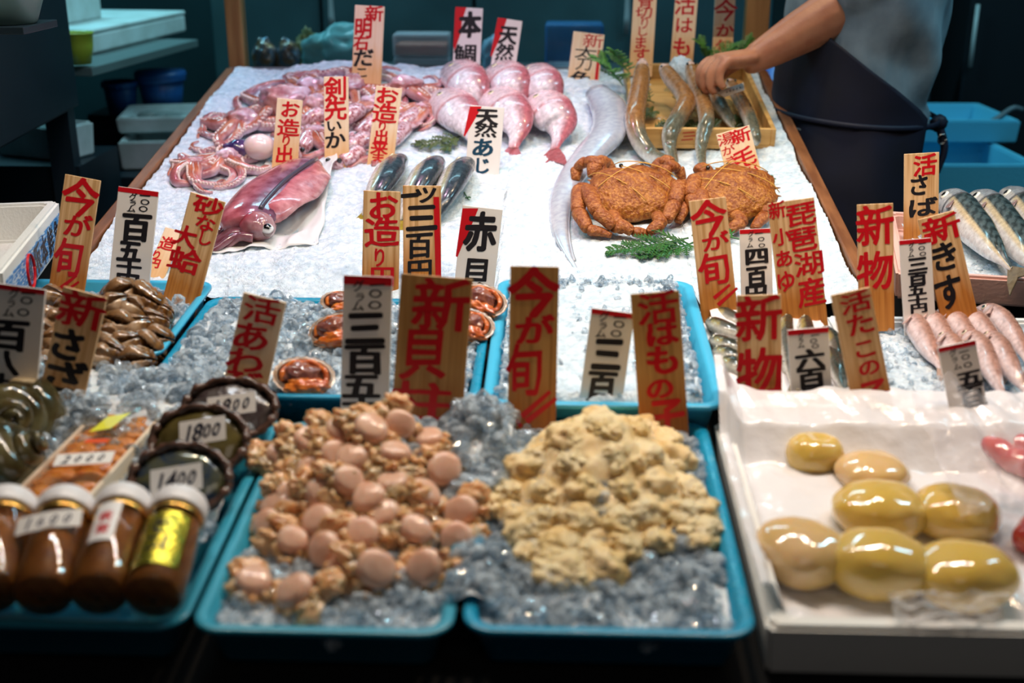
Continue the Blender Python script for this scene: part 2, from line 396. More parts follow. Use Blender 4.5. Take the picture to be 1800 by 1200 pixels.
# ================================================================== TRAYS
def rrect(hx, hy, r, n=6):
    o = []
    for cx, cy, a0 in ((hx-r, hy-r, 0), (-hx+r, hy-r, 90), (-hx+r, -hy+r, 180), (hx-r, -hy+r, 270)):
        for k in range(n+1): a = math.radians(a0+90*k/n); o.append((cx+r*math.cos(a), cy+r*math.sin(a)))
    return o
def tray(name, label, cat, x0, x1, y0, y1, pl, depth=.05, m=None, rim=.009, lift=0., taper=.010, group=None, wall=.003):
    """moulded plastic tray: walls lean outwards, rolled rim; its rim lies on the plane (+lift)"""
    yc = (y0+y1)/2; Mx = planeM((x0+x1)/2, yc, pl, lift); hx = (x1-x0)/2; hy = (y1-y0)/2/math.cos(math.atan(pl[2]))
    t = thing(name, label, cat, m=Mx @ Matrix.Translation((0,0,-depth)), group=group); MX[t.name] = (Mx @ Matrix.Translation((0,0,-depth))).inverted()
    loops = []
    def L(ins, z): loops.append([(x, y, z) for x, y in rrect(hx-ins, hy-ins, max(.006, .028-ins*.8))])
    tp = taper
    L(tp+.006+rim, 0); L(tp+rim, .004); L(rim, depth-.006); L(0, depth-.005); L(0, depth-.001); L(.002, depth); L(rim-.002, depth)
    L(rim+wall, depth-.002); L(rim+tp+wall, .006); L(rim+tp+wall+.006, .003)
    n = len(loops[0]); V = [p for l in loops for p in l]; F = []
    for i in range(len(loops)-1):
        for j in range(n): F.append((i*n+j, i*n+(j+1)%n, (i+1)*n+(j+1)%n, (i+1)*n+j))
    F.append(tuple(range(n-1, -1, -1))); F.append(tuple(range((len(loops)-1)*n, len(loops)*n)))
    V = np.array(V)
    mk('tray_shell', (V, F), m or M_TRAY, t, True, local=True)
    return t
TR0 = tray('plastic_tray', 'blue plastic tray at the front left holding the jars, abalone and sea urchin box', 'tray', -.74, -.3225, .888, 1.30, T1, m=M_TRAYD)
TR1 = tray('plastic_tray', 'blue plastic tray of ice under the heap of scallops', 'tray', -.318, -.085, .885, 1.285, T1, m=M_TRAYD)
TR2 = tray('plastic_tray', 'blue plastic tray of ice under the pale yellow roe heap', 'tray', -.078, .181, .892, 1.300, T1, m=M_TRAY)
TRB = tray('plastic_tray', 'dark blue tray of ice with the ark shells, in front of the stall', 'tray', -.497, -.088, 1.305, 1.630, T2, depth=.06, lift=-.004, m=M_TRAY)
TRC = tray('plastic_tray', 'light blue tray filled with smooth white ice, in the middle of the second row', 'tray', -.083, .203, 1.285, 1.705, T2, depth=.06, m=M_TRAYL, rim=.011)
TRA = tray('plastic_tray', 'bright blue tray heaped with brown clams at the left', 'tray', -.79, -.500, 1.40, 1.672, T2, depth=.055, lift=.004, m=M_TRAYL)

def foam_box(name, label, cat, Mx, w, d, h, wall=.02, m=None, group=None, floor=.015, bev=.004):
    """open expanded-foam box, origin at the centre of its base"""
    t = thing(name, label, cat, m=Mx, group=group)
    bm = bmesh.new()
    def ringv(ix, z): return [bm.verts.new((sx*(w/2-ix), sy*(d/2-ix), z)) for sx, sy in ((-1,-1),(1,-1),(1,1),(-1,1))]
    R = [ringv(.004, 0), ringv(0, h), ringv(wall, h), ringv(wall+.004, floor)]
    bm.faces.new(R[0][::-1]); bm.faces.new(R[3])
    for a, b in zip(R, R[1:]):
        for k in range(4): bm.faces.new((a[k], a[(k+1)%4], b[(k+1)%4], b[k]))
    bmesh.ops.bevel(bm, geom=bm.edges[:], offset=bev, segments=2, affect='EDGES')
    mk('box_shell', bmvf(bm), m or M_FOAM, t, False, local=True); return t
# white box with the yellow sacs; white box with whiting; box with ayu
Mf3 = planeM((.190+.60)/2, 1.107, T1, -.055)
FB3 = foam_box('foam_box', 'white foam box at the front right holding the glossy yellow sacs', 'box', Mf3, .41, .395, .055, .020, mat('white_box_foam', (.80,.78,.74), .6, bump=(200,.15)))
MfD = planeM((.207+.375)/2, 1.477, T2, -.07)
FBD = foam_box('foam_box', 'white foam box lined with paper holding the small silver ayu', 'box', MfD, .168, .32, .055, .008)
MfE = planeM((.385+.70)/2, 1.477, T2, -.085)
FBE = foam_box('foam_box', 'white foam box of ice holding the pink whiting at the right edge', 'box', MfE, .315, .32, .062, .016)
# mackerel box (higher, behind)
pa = AY(1574, 482, 1.725)
MfS = Matrix.Translation((pa[0], pa[1], pa[2]-.040)) @ Matrix.Rotation(math.radians(-11), 4, 'Z') @ Matrix.Rotation(math.radians(3), 4, 'X') @ Matrix.Translation((.225, .16, 0))
FBS = foam_box('foam_box', 'pinkish white foam box of ice holding the mackerel at the right', 'box', MfS, .45, .32, .045, .016, mat('pinkish_foam', (.70,.42,.36), .65, bump=(200,.2)))
t = thing('box_stand', 'dark stand carrying the mackerel box beside the stall', 'stand', (pa[0]+.225, pa[1]+.16, 0))
mk('stand_body', box(pa[0]+.03, pa[0]+.45, 1.74, pa[1]+.30, 0, pa[2]-.060), M_BLACK, t, False)

# ================================================================== PRICE TAGS
def price_tag(label, TL, TR, B, pl, m, items=(), polys=(), lean=14, h=0., th=.0035, down=.03, name=None, redtop=0, group=None):
    TLn, TRn, Bn = np.array(TL, float), np.array(TR, float), np.array(B, float)
    base = P(B[0], B[1], pl, h); b = math.radians(lean); nrm = np.array([0, -math.cos(b), math.sin(b)])
    def hit(px, py):
        d = ray(px, py); return C0+d*(np.dot(base-C0, nrm)/np.dot(d, nrm))
    top = hit(*(TLn+TRn)/2); zl = unit(top-base); yl = -nrm; xl = unit(np.cross(yl, zl))
    Hh = np.linalg.norm(top-base); sc = scale_at((top+base)/2); wd = np.linalg.norm(hit(*TR)-hit(*TL))
    Mx = frame(base, xl, yl, zl); t = thing(name or ('white_price_tag' if m is M_WHT else 'wooden_price_tag'), label, 'price tag', m=Mx, group=group)
    A = np.array(Mx.inverted())
    def loc(px, py): q = A[:3,:3]@hit(px, py)+A[:3,3]; return q[0], q[2]
    mk('board', box(-wd/2, wd/2, 0, th, -down, Hh, .0006 if m is not M_WHT else .0004, 1), m, t, False, local=True)
    by = {}
    for it in items:
        col, ch, px, py, w_, h_ = it[:6]; cx, cz = loc(px, py); by.setdefault(col, []).append((ch, cx, cz, w_/sc, h_/sc, it[6] if len(it) > 6 else 0., it[7] if len(it) > 7 else .032))
    for col, L in by.items():
        VF = letters(L, -.0004, seed=len(label)*1.7+ord(L[0][0])%13)
        mk({'r': 'red_writing', 'k': 'black_writing', 'b': 'blue_black_writing', 't': 'teal_writing'}[col], VF,
           {'r': M_RED, 'k': M_BLK, 'b': M_INK, 't': M_TEALINK}[col], t, False, local=True)
    pp = []
    for pts in polys:
        q = [loc(*p) for p in pts]; V = [(x, -.0003, z) for x, z in q]; pp.append((np.array(V), [tuple(range(len(V)))[::-1]]))
    if redtop:
        V = np.array([(-wd/2,-.0003,Hh-redtop/sc),(wd/2,-.0003,Hh-redtop/sc),(wd/2,-.0003,Hh-.0003),(-wd/2,-.0003,Hh-.0003)]); pp.append((V, [(0,1,2,3)]))
    if pp: mk('red_band', join(*pp), M_RED, t, False, local=True)
    return t
def gram(x1, y1, x2, y2, x3, y3, s, gx, gy, lx, ly, mx_, my):
    """the small '100 grams' pair of columns"""
    return [('k','一',x1,y1,s*1.3,s*1.2), ('k','〇',x2,y2,s*1.1,s*.70,0,.045), ('k','〇',x3,y3,s*1.1,s*.70,0,.045),
            ('k','グ',gx,gy,s,s,0,.02), ('k','ラ',lx,ly,s*.9,s*.8,0,.02), ('k','ム',mx_,my,s*1.15,s*.9,0,.02)]
def R(s, *c): return [(s, *q) for q in c]
def slash(a, b, wd=9):
    a, b = np.array(a, float), np.array(b, float); d = unit(b-a); n = np.array([-d[1], d[0]])*wd/2
    return [tuple(a-n*.6), tuple(b-n), tuple(b+n), tuple(a+n*.6)]
# --- back row, on the ice bed
price_tag('wooden tag with red and black brush writing standing in the octopus at the back left', (624,8),(676,12),(644,140),S,M_PALE,
  R('r',('新',658,24,32,27),('明',639,49,31,36),('石',635,76,27,24))+R('k',('だ',639,101,36,32),('こ',636,127,24,18)), h=.06)
price_tag('white tag with red slanted corner and two black characters behind the left sea bream', (801,12),(849,15),(819,125),S,M_WHT,
  R('k',('本',826,43,38,44,0,.06),('鯛',818,97,40,38,0,.03)), [[(800,19),(801,12),(820,13),(812,38),(810,58),(799,90),(797,80)]], h=.04)
price_tag('white tag with red corner leaning right behind the middle sea bream', (875,30),(918,38),(883,126),S,M_WHT,
  R('k',('天',893,61,31,32,0,.05),('然',887,92,31,30,0,.03),('鯛',880,120,30,22)), [[(875,31),(891,33),(883,58),(864,100),(862,98)]], h=.04)
price_tag('pale tag with a red bar and thin black writing, at the beltfish', (1008,56),(1063,60),(1022,163),S,M_PALE,
  R('r',('新',1043,72,36,24,0,.0))+R('k',('太',1030,92,40,21,0,.0),('刀',1027,112,30,23,0,.0),('魚',1021,142,40,34,0,.015)), [[(1051,87),(1056,88),(1050,150),(1044,150)]])
price_tag('pale tag with a long column of red writing above the leftmost eel', (1116,-42),(1157,-41),(1127,110),S,M_PALE,
  R('r',('骨',1135,1,28,26,0,.02),('切',1132,22,30,20,0,.01),('り',1133,40,18,22,0,.01),('し',1129,55,22,18,0,.01),('ま',1126,75,24,23,0,.02),('す',1127,96,30,24,0,.02)), h=.05)
price_tag('pale tag with large red writing above the second eel', (1190,-42),(1230,-40),(1198,110),S,M_PALE,
  R('r',('活',1204,8,36,36,0,.02),('は',1202,44,32,28,0,.02),('も',1199,82,34,34,0,.03)), h=.04)
price_tag('pale tag with red writing behind the hand, rising from green leaves', (1259,-40),(1295,-40),(1270,90),S,M_PALE,
  R('r',('今',1275,18,40,38,0,.02),('か',1274,53,32,23,0,.03),('旬',1272,80,28,20,0,.02)), h=.05)
# --- middle of the ice bed
price_tag('pale tag with red brush writing in the octopus, left of the squid tag', (487,174),(532,174),(500,292),S,M_PALE,
  R('r',('お',510,192,33,29),('造',507,224,39,30),('り',503,247,19,21),('出',500,272,32,30)), h=.012)
price_tag('wooden tag with two red and two black characters, between the octopus and the small squid', (569,137),(612,132),(592,290),S,M_PALE,
  R('r',('剣',590,156,40,42),('先',590,192,38,38))+R('k',('い',587,221,28,22),('か',589,246,36,30)))
price_tag('pale tag leaning right with a long column of red writing, above the horse mackerel', (661,151),(707,155),(668,290),S,M_PALE,
  R('r',('お',680,168,40,29),('造',676,199,43,34),('り',672,222,18,20),('出',670,240,26,24),('来',667,260,30,24),('ま',664,278,26,20)))
price_tag('white tag with red corner and blue black writing in front of the sea bream', (827,186),(887,188),(847,305),S,M_WHT,
  R('k',('天',856,205,38,29,0,.05),('然',854,228,38,26,0,.03))+R('t',('あ',849,259,40,32,0,.04),('じ',847,291,30,30,0,.04)), [[(826,187),(847,187),(838,204),(817,240),(815,238)]])
price_tag('pale tag with two columns of red writing behind the hairy crabs', (1258,230),(1318,226),(1310,312),S,M_PALE,
  R('r',('新',1303,238,34,26,0,.02),('毛',1309,276,38,34,0,.02),('が',1322,300,22,18,0,.02),('湯',1276,244,30,21,0,.01),('が',1280,264,24,17,0,.01),('き',1286,281,26,16,0,.01)))
# --- front edge of the ice bed
price_tag('pine tag with red writing left of the black lettered pine tag', (639,338),(704,333),(668,515),S,M_PINE,
  R('r',('お',673,361,52,48),('造',671,407,60,52),('り',667,452,26,34),('円',672,486,44,38)), lean=12)
price_tag('pine tag with black numerals and a red stripe down its right side', (708,327),(775,325),(742,500),S,M_PINE,
  R('k',('一',720,344,30,40,0,.06),('ツ',749,342,40,30,0,.04),('三',741,382,54,50,0,.05),('百',737,431,48,46),('円',738,474,46,38)), [[(762,346),(772,346),(776,499),(766,499)]], lean=12)
price_tag('white tag with red corner and two large dark characters, behind the ark shell', (813,365),(884,364),(832,515),S,M_WHT,
  R('k',('赤',845,407,56,68,0,.045),('貝',837,481,50,58,0,.04)), [[(813,366),(841,366),(817,425),(813,430),(804,452),(801,450)]], lean=12)
price_tag('pine tag with red writing and two slashes, in front of the crabs', (1211,350),(1276,349),(1264,543),T2,M_PINE,
  R('r',('今',1246,382,62,62,0,.03),('が',1257,424,46,32,0,.03),('旬',1255,472,54,58,0,.035)), [slash((1283,500),(1255,524),7), slash((1296,506),(1262,536),7)])
price_tag('white red topped tag priced four hundred, beside the crab legs', (1300,401),(1356,403),(1331,530),T2,M_WHT,
  gram(1334,410,1338,420,1339,431,10,1320,411,1319,421,1318,431)+R('k',('四',1330,450,42,30,0,.05),('百',1330,486,36,36,0,.05),('円',1329,515,38,30,0,.05)), redtop=8)
price_tag('broad pine tag with two columns of red writing at the right front of the ice', (1349,350),(1431,354),(1413,555),T2,M_PINE,
  R('r',('新',1366,369,30,30,0,.02),('小',1374,416,32,30,0,.03),('あ',1378,454,32,30,0,.03),('ゆ',1381,494,34,38,0,.03),('琵',1408,376,52,41,0,.02),('琶',1411,420,50,43,0,.02),('湖',1422,463,52,42,0,.02),('産',1427,512,50,50,0,.03)))
price_tag('pine tag with two large red characters, left of the mackerel box', (1507,357),(1570,359),(1541,545),T2,M_PINE,
  R('r',('新',1538,396,64,70),('物',1539,475,62,68)))
price_tag('white red topped tag priced three hundred and fifty, above the whiting', (1581,416),(1636,424),(1616,550),T2,M_WHT,
  gram(1621,428,1620,436,1622,446,10,1602,431,1602,440,1601,448)+R('k',('三',1613,464,34,26,0,.05),('百',1613,489,33,23,0,.05),('五',1612,509,31,20,0,.05),('十',1613,527,33,16,0,.05),('円',1615,541,30,17,0,.05)), redtop=8)
price_tag('pine tag leaning left with one red and two black characters, behind the whiting', (1613,378),(1678,377),(1685,548),T2,M_PINE,
  R('r',('新',1655,401,66,46))+R('k',('き',1660,450,52,52,0,.035),('す',1668,512,50,62,0,.035)))
price_tag('pine tag with one red and two black characters, standing in the mackerel box', (1590,267),(1651,271),(1619,425),(pa[1], pa[2], .052),M_PINE,
  R('r',('活',1626,290,40,37,0,.03))+R('k',('さ',1615,325,36,38,0,.035),('ば',1621,364,50,34,0,.035)), h=-.01, lean=8)
# --- left trays
price_tag('pine tag with red writing beside the white foam box at the left', (114,308),(177,315),(116,512),T2,M_PINE,
  R('r',('今',141,347,64,68),('が',136,397,48,40),('旬',120,452,50,66)), [slash((135,484),(104,508),7), slash((139,495),(110,515),6)])
price_tag('white red topped tag priced one hundred and fifty, behind the clams', (208,330),(279,334),(226,505),T2,M_WHT,
  gram(255,344,255,355,252,367,14,234,346,234,357,231,367)+R('k',('百',239,399,52,50,0,.05),('五',228,441,42,40,0,.05),('十',227,470,44,28,0,.05),('円',224,496,42,34,0,.05)), redtop=9)
price_tag('pine tag leaning right with two columns of red writing, behind the clam tray corner', (334,342),(397,350),(318,525),T2,M_PINE,
  R('r',('砂',367,362,52,32,0,.03),('な',361,392,36,28,0,.03),('し',360,418,28,28,0,.03),('大',325,415,42,38,0,.035),('蛤',325,457,58,44,0,.03)))
price_tag('small pine tag with red writing lying slanted on the ice behind the clam tag', (290,400),(322,405),(270,490),S,M_PALE,
  R('r',('造',294,428,28,26),('り',275,448,18,18),('円',272,462,20,18)), lean=40)
price_tag('white red topped tag at the left edge with large black numerals', (-8,502),(80,504),(18,712),T2,M_WHT,
  gram(50,516,47,528,41,549,19,25,516,20,533,15,549)+R('k',('百',15,588,72,56,0,.05),('八',2,635,62,46,0,.05),('十',2,670,54,30,0,.05)), redtop=10)
price_tag('pine tag leaning right with one red and three black characters, in front of the clams', (110,510),(189,516),(98,738),T1,M_PINE,
  R('r',('新',145,545,84,64,0,.045))+R('k',('さ',118,605,66,60,0,.05),('ざ',112,662,78,60,0,.05),('え',90,710,58,50,0,.045)))
price_tag('pale tag leaning right with red writing, standing behind the abalone', (427,523),(504,522),(428,690),T2,M_PALE,
  R('r',('活',460,545,64,46,0,.03),('あ',441,591,68,50),('わ',431,634,66,46),('び',426,670,66,44)))
# --- front row
price_tag('white red topped tag with bold black numerals behind the scallop heap', (604,484),(690,486),(640,745),T1,M_WHT,
  gram(663,501,660,516,659,536,20,630,502,633,522,629,538)+R('k',('三',642,576,68,62,0,.055),('百',641,630,70,54,0,.05),('五',635,678,66,46,0,.05),('十',636,712,68,40,0,.05)), redtop=16)
price_tag('wide dark pine tag with three large red characters behind the scallop heap', (705,481),(831,490),(748,763),T1,M_DPINE,
  R('r',('新',776,536,100,92,0,.04),('貝',745,620,84,92,0,.05),('柱',741,706,106,72,0,.05)))
price_tag('tall dark pine tag with red writing and two slashes, between the two front heaps', (897,466),(983,470),(934,755),T1,M_DPINE,
  R('r',('今',938,514,86,88,0,.045),('が',939,580,66,52,0,.045),('旬',921,650,64,92,0,.045)), [slash((967,688),(917,732),11), slash((978,700),(925,741),11), slash((908,737),(916,750),8)])
price_tag('white red topped tag leaning right behind the roe heap', (1040,542),(1116,550),(1052,735),T1,M_WHT,
  gram(1090,558,1088,570,1083,586,17,1062,556,1060,572,1056,586)+R('k',('三',1068,622,52,62,0,.06),('百',1058,676,52,52,0,.05),('円',1050,722,50,46,0,.05)), redtop=10)
price_tag('dark pine tag leaning left with red writing behind the roe heap', (1108,513),(1194,514),(1168,760),T1,M_DPINE,
  R('r',('活',1156,541,70,58,0,.04),('は',1163,586,58,46,0,.045),('も',1165,632,62,54,0,.045),('の',1160,682,50,40,0,.045),('子',1172,730,62,62,0,.045)))
price_tag('pine tag with two very large red characters standing in the ayu box', (1295,516),(1373,520),(1336,708),T1,M_PINE,
  R('r',('新',1334,559,80,80,0,.04),('物',1336,653,80,84,0,.04)))
price_tag('white red topped tag priced six hundred and fifty in the ayu box', (1384,577),(1456,577),(1429,715),T1,M_WHT,
  gram(1433,589,1430,599,1433,608,11,1408,590,1408,599,1408,607)+R('k',('六',1424,631,50,36,0,.05),('百',1426,664,50,36,0,.05),('五',1431,692,48,28,0,.05),('十',1430,711,44,20,0,.05)), redtop=10)
price_tag('tall pine tag leaning left with five red characters, between the ayu and the whiting', (1460,511),(1530,512),(1538,727),T1,M_PINE,
  R('r',('活',1504,531,54,36,0,.03),('た',1512,569,50,40,0,.035),('こ',1520,612,44,34,0,.035),('の',1528,645,40,30,0,.035),('子',1537,694,50,58,0,.035)))
price_tag('white red topped tag half covered by clear film at the right', (1648,604),(1715,604),(1708,745),T1,M_WHT,
  gram(1694,618,1697,627,1701,641,13,1675,620,1678,632,1683,644)+R('k',('五',1704,664,46,28,0,.05),('百',1708,693,44,34,0,.05),('円',1718,722,40,28,0,.05)), redtop=9)

# ================================================================== SEAFOOD
# ---- crushed ice in trays: a packed bed plus loose clear pieces, one uncountable mass per tray
def chunk_mesh(pts, smin, smax):
    V = []; F = []; n = 0; V0, F0 = ico(2)
    for p in pts:
        s = smin*.55+(smax*1.12-smin*.55)*rng.random()**1.5; k_ = rng.normal(size=(7,3)); k_ /= np.linalg.norm(k_,axis=1)[:,None]; q = V0.copy()
        for pl_ in k_: dd = q@pl_; q -= np.outer(np.maximum(0, dd-rng.uniform(.45,.8)), pl_)      # flat broken faces
        q = q*(1+rng.uniform(-.05,.05,(len(V0),1)))*rng.uniform(.6,1.45,(1,3))*s
        e = rng.uniform(0, 6.28, 3); Rm = np.array(Matrix.Rotation(e[0],3,'X')@Matrix.Rotation(e[1],3,'Y')@Matrix.Rotation(e[2],3,'Z'))
        V.append(q@Rm.T+p); F += [tuple(i+n for i in f) for f in F0]; n += len(V0)
    return np.concatenate(V), F
def tray_ice(name, label, x0, x1, y0, y1, fn, npts, smin=.004, smax=.009, res=.006, base=None, keep=None, lift=.001, bumpy=.004):
    nx, ny = int((x1-x0)/res), int((y1-y0)/res)
    V = [(x0+(x1-x0)*i/nx, y0+(y1-y0)*j/ny, 0) for j in range(ny+1) for i in range(nx+1)]
    V = np.array([(x, y, fn(x, y)+bumpy*rng.random()) for x, y, _ in V])
    F = [(j*(nx+1)+i, j*(nx+1)+i+1, (j+1)*(nx+1)+i+1, (j+1)*(nx+1)+i) for j in range(ny) for i in range(nx)]
    pts = []
    while len(pts) < npts:
        x, y = rng.uniform(x0, x1), rng.uniform(y0, y1)
        if keep is None or keep(x, y): pts.append((x, y, fn(x, y)+lift+rng.uniform(-.002,.006)))
    ch = chunk_mesh(pts, smin, smax); J = join((V, F), ch)
    o = mk(name, J, base or M_SLUSH, smooth=True); o.data.materials.append(M_CHUNK)
    mi = np.zeros(len(J[1]), np.int32); mi[len(F):] = 1; o.data.polygons.foreach_set('use_smooth', mi == 0); o.data.polygons.foreach_set('material_index', mi)
    return tag(o, label, 'ice', kind='stuff')
def g2(x, y, cx, cy, sx, sy): return math.exp(-(((x-cx)/sx)**2+((y-cy)/sy)**2))
def h1(x, y):      # ice level over the front tray plane
    return -.019+.006*nz((x,y,0), 25)+.070*g2(x,y,-.195,1.165,.075,.10)+.062*g2(x,y,.05,1.16,.08,.09)+.052*g2(x,y,-.083,1.215,.035,.055)
def F1s(x, y): return pz(T1, y)+h1(x, y)
tray_ice('tray_ice', 'clear crushed ice around and under the scallop heap', -.300, -.100, .905, 1.270, F1s, 1100, .0055, .0115)
tray_ice('tray_ice', 'clear crushed ice around and under the pale roe heap', -.062, .165, .912, 1.285, F1s, 1250, .0055, .0125)
def bh(x, y): return pz(T1, y)+.004+.048*g2(x,y,-.083,1.215,.04,.06)-.02*max(0, 1.05-y)
tray_ice('ice_heap', 'heap of clear ice pieces spilled between the scallops and the roe', -.118, -.045, 1.12, 1.285, bh, 260, .006, .013)
tray_ice('ice_spill', 'few clear ice pieces spilled over the left corner of the roe tray', -.094, -.050, .935, 1.02, lambda x, y: pz(T1, y)+.006-.010*abs(x+.072)/.02, 90, .005, .011)
def hB(x, y): return pz(T2, y)-.012+.006*nz((x,y,3), 22)+.012*g2(x,y,-.44,1.45,.12,.16)-.022*g2(x,y,-.24,1.36,.10,.07)
tray_ice('tray_ice', 'blue tinted crushed ice in the tray of the ark shells', -.480, -.105, 1.325, 1.615, hB, 1700, .005, .0105)
def hC(x, y): return pz(T2, y)+.002+.003*nz((x,y,3), 12)-.012*(1 if y < 1.31 else 0)
tray_ice('tray_ice', 'smooth white ice filling the light blue tray in the middle', -.064, .176, 1.305, 1.690, hC, 700, .003, .006, base=M_ICE,
         keep=lambda x, y: x > .150 or x < -.05 or y > 1.665 or rng.random() < .04)
def hA(x, y): return pz(T2, y)-.018+.005*nz((x,y,3), 25)+.028*g2(x,y,-.60,1.52,.09,.10)
tray_ice('tray_ice', 'crushed ice in the bright blue clam tray at the left', -.772, -.516, 1.415, 1.655, hA, 800, .006, .011)
def h0(x, y): return pz(T1, y)-.012+.006*nz((x,y,5), 22)+.034*max(0, min(1, (y-1.10)/.18))
tray_ice('tray_ice', 'crushed ice behind and beside the sea urchin box in the front left tray', -.70, -.345, 1.04, 1.375, lambda x, y: min(h0(x,y), 9), 1100, .006, .0125)

def ice_top(VF, fn): return VF
def boxice(name, label, x0, x1, y0, y1, fn, n, m=M_ICE): return tray_ice(name, label, x0, x1, y0, y1, fn, n, .003, .006, base=m)
def hE(x, y): return pz(T2, y)-.036+.004*nz((x,y,9), 18)+.012*g2(x,y,.43,1.45,.06,.12)
boxice('box_ice', 'white crushed ice under the pink whiting', .402, .684, 1.338, 1.618, hE, 500)
PLM = (pa[1], pa[2], .052)
boxice('box_ice', 'white crushed ice in the mackerel box', pa[0]+.075, pa[0]+.432, pa[1]-.005, pa[1]+.26, lambda x, y: pz(PLM, y)-.006+.004*nz((x,y,9), 18), 300)

# ---- fish
def fish(name, label, cat, group, spine, dors, H, W, colf, prof=None, tail=(.05,.06,(.5,.3,.3)), eye=(.09,.25,.006,(.85,.8,.6)), fins=(), pect=None, n=26, nseg=18, m=None, heads=None):
    p = catmull(spine, n); L = np.linalg.norm(np.diff(p, axis=0), axis=1).sum()
    s = np.linspace(0, 1, n)
    ps, ph, pw = prof or ((0,.03,.08,.18,.35,.55,.75,.9,1), (.12,.42,.62,.86,1,.92,.62,.30,.17), (.10,.38,.62,.88,1,.88,.52,.22,.10))
    hh = np.interp(s, ps, ph)*H; ww = np.interp(s, ps, pw)*W
    d = np.asarray(dors, float); T = unit(p[-1]-p[0]); mid = p[n//2]
    t = thing(name, label, cat, (mid[0], mid[1], mid[2]-W), group)
    mk('body', sweep(p, hh, ww, up=d, n=nseg, colf=colf), m or M_SKIN, t)
    def fr(k):
        k = int(min(n-2, max(1, k))); Tt = unit(p[k+1]-p[k-1]); u = unit(d-Tt*np.dot(d, Tt)); l = np.cross(Tt, u)
        if np.dot(l, (0,-.45,1)) < 0: l = -l
        return Tt, u, l
    if tail:
        Tt, u, l = fr(n-2); e = p[-1]; tl, sp, tc = tail; b = hh[-1]*.95
        out = [e-Tt*.006+u*b, e+Tt*tl*.45+u*sp*.34, e+Tt*tl+u*sp*.5, e+Tt*tl*.80+u*sp*.30, e+Tt*tl*.52, e+Tt*tl*.80-u*sp*.30, e+Tt*tl-u*sp*.5, e+Tt*tl*.45-u*sp*.34, e-Tt*.006-u*b]
        VF = prism(out, l, .0012); mk('tail_fin', VF, M_SKIN, t, False, cols=np.tile(tc, (len(VF[0]),1)))
    for s0, s1, hg, sgn, fc in fins:
        ks = np.linspace(s0, s1, 9)*(n-1); lo = []; hi = []
        for i, k in enumerate(ks):
            Tt, u, l = fr(k); c = p[int(k)]+u*sgn*hh[int(k)]*.93; lo.append(c-u*sgn*.004); hi.append(c+u*sgn*hg*(.35+.65*math.sin(math.pi*(i+.6)/9))+Tt*hg*.4)
        VF = prism(lo+hi[::-1], l, .0007); mk('dorsal_fin' if sgn > 0 else 'anal_fin', VF, M_SKIN, t, False, cols=np.tile(fc, (len(VF[0]),1)))
    if eye:
        es, ev, er, ec = eye; k = int(es*(n-1))+1; Tt, u, l = fr(k); Ve, Fe = ico(3)
        for sg in (1,):
            cc = p[k]+u*hh[k]*ev+l*sg*ww[k]*math.sqrt(max(.05, 1-ev*ev))*.96
            Vq = (Ve[:,0:1]*Tt+Ve[:,1:2]*u+Ve[:,2:3]*l*sg*.45)*er+cc
            cl = np.where((Ve[:,2:3] > .80), np.array([[.004,.004,.005]]), np.array([ec])); mk('eye', (Vq, Fe), mat('fish_eye', attr=True, rough=.08, coat=1), t, cols=cl)
    if pect:
        s0, lenp, fc = pect; k = int(s0*(n-1)); Tt, u, l = fr(k); c = p[k]+l*ww[k]*.98-u*hh[k]*.15
        out = [c+u*.004, c+Tt*lenp*.5+u*.008+l*.004, c+Tt*lenp-u*.004+l*.005, c+Tt*lenp*.6-u*.010+l*.004, c-u*.005]
        VF = prism(out, l, .0007); mk('pectoral_fin', VF, M_SKIN, t, False, cols=np.tile(fc, (len(VF[0]),1)))
    return t
def lerp(a, b, t): t = max(0., min(1., t)); return tuple(x+(y-x)*t for x, y in zip(a, b))
def sp(pl, *q):  # pixel spine (px,py,h) on a plane or on the ice bed
    return [PS(a, b, c) if pl is S else P(a, b, pl, c) for a, b, c in q]
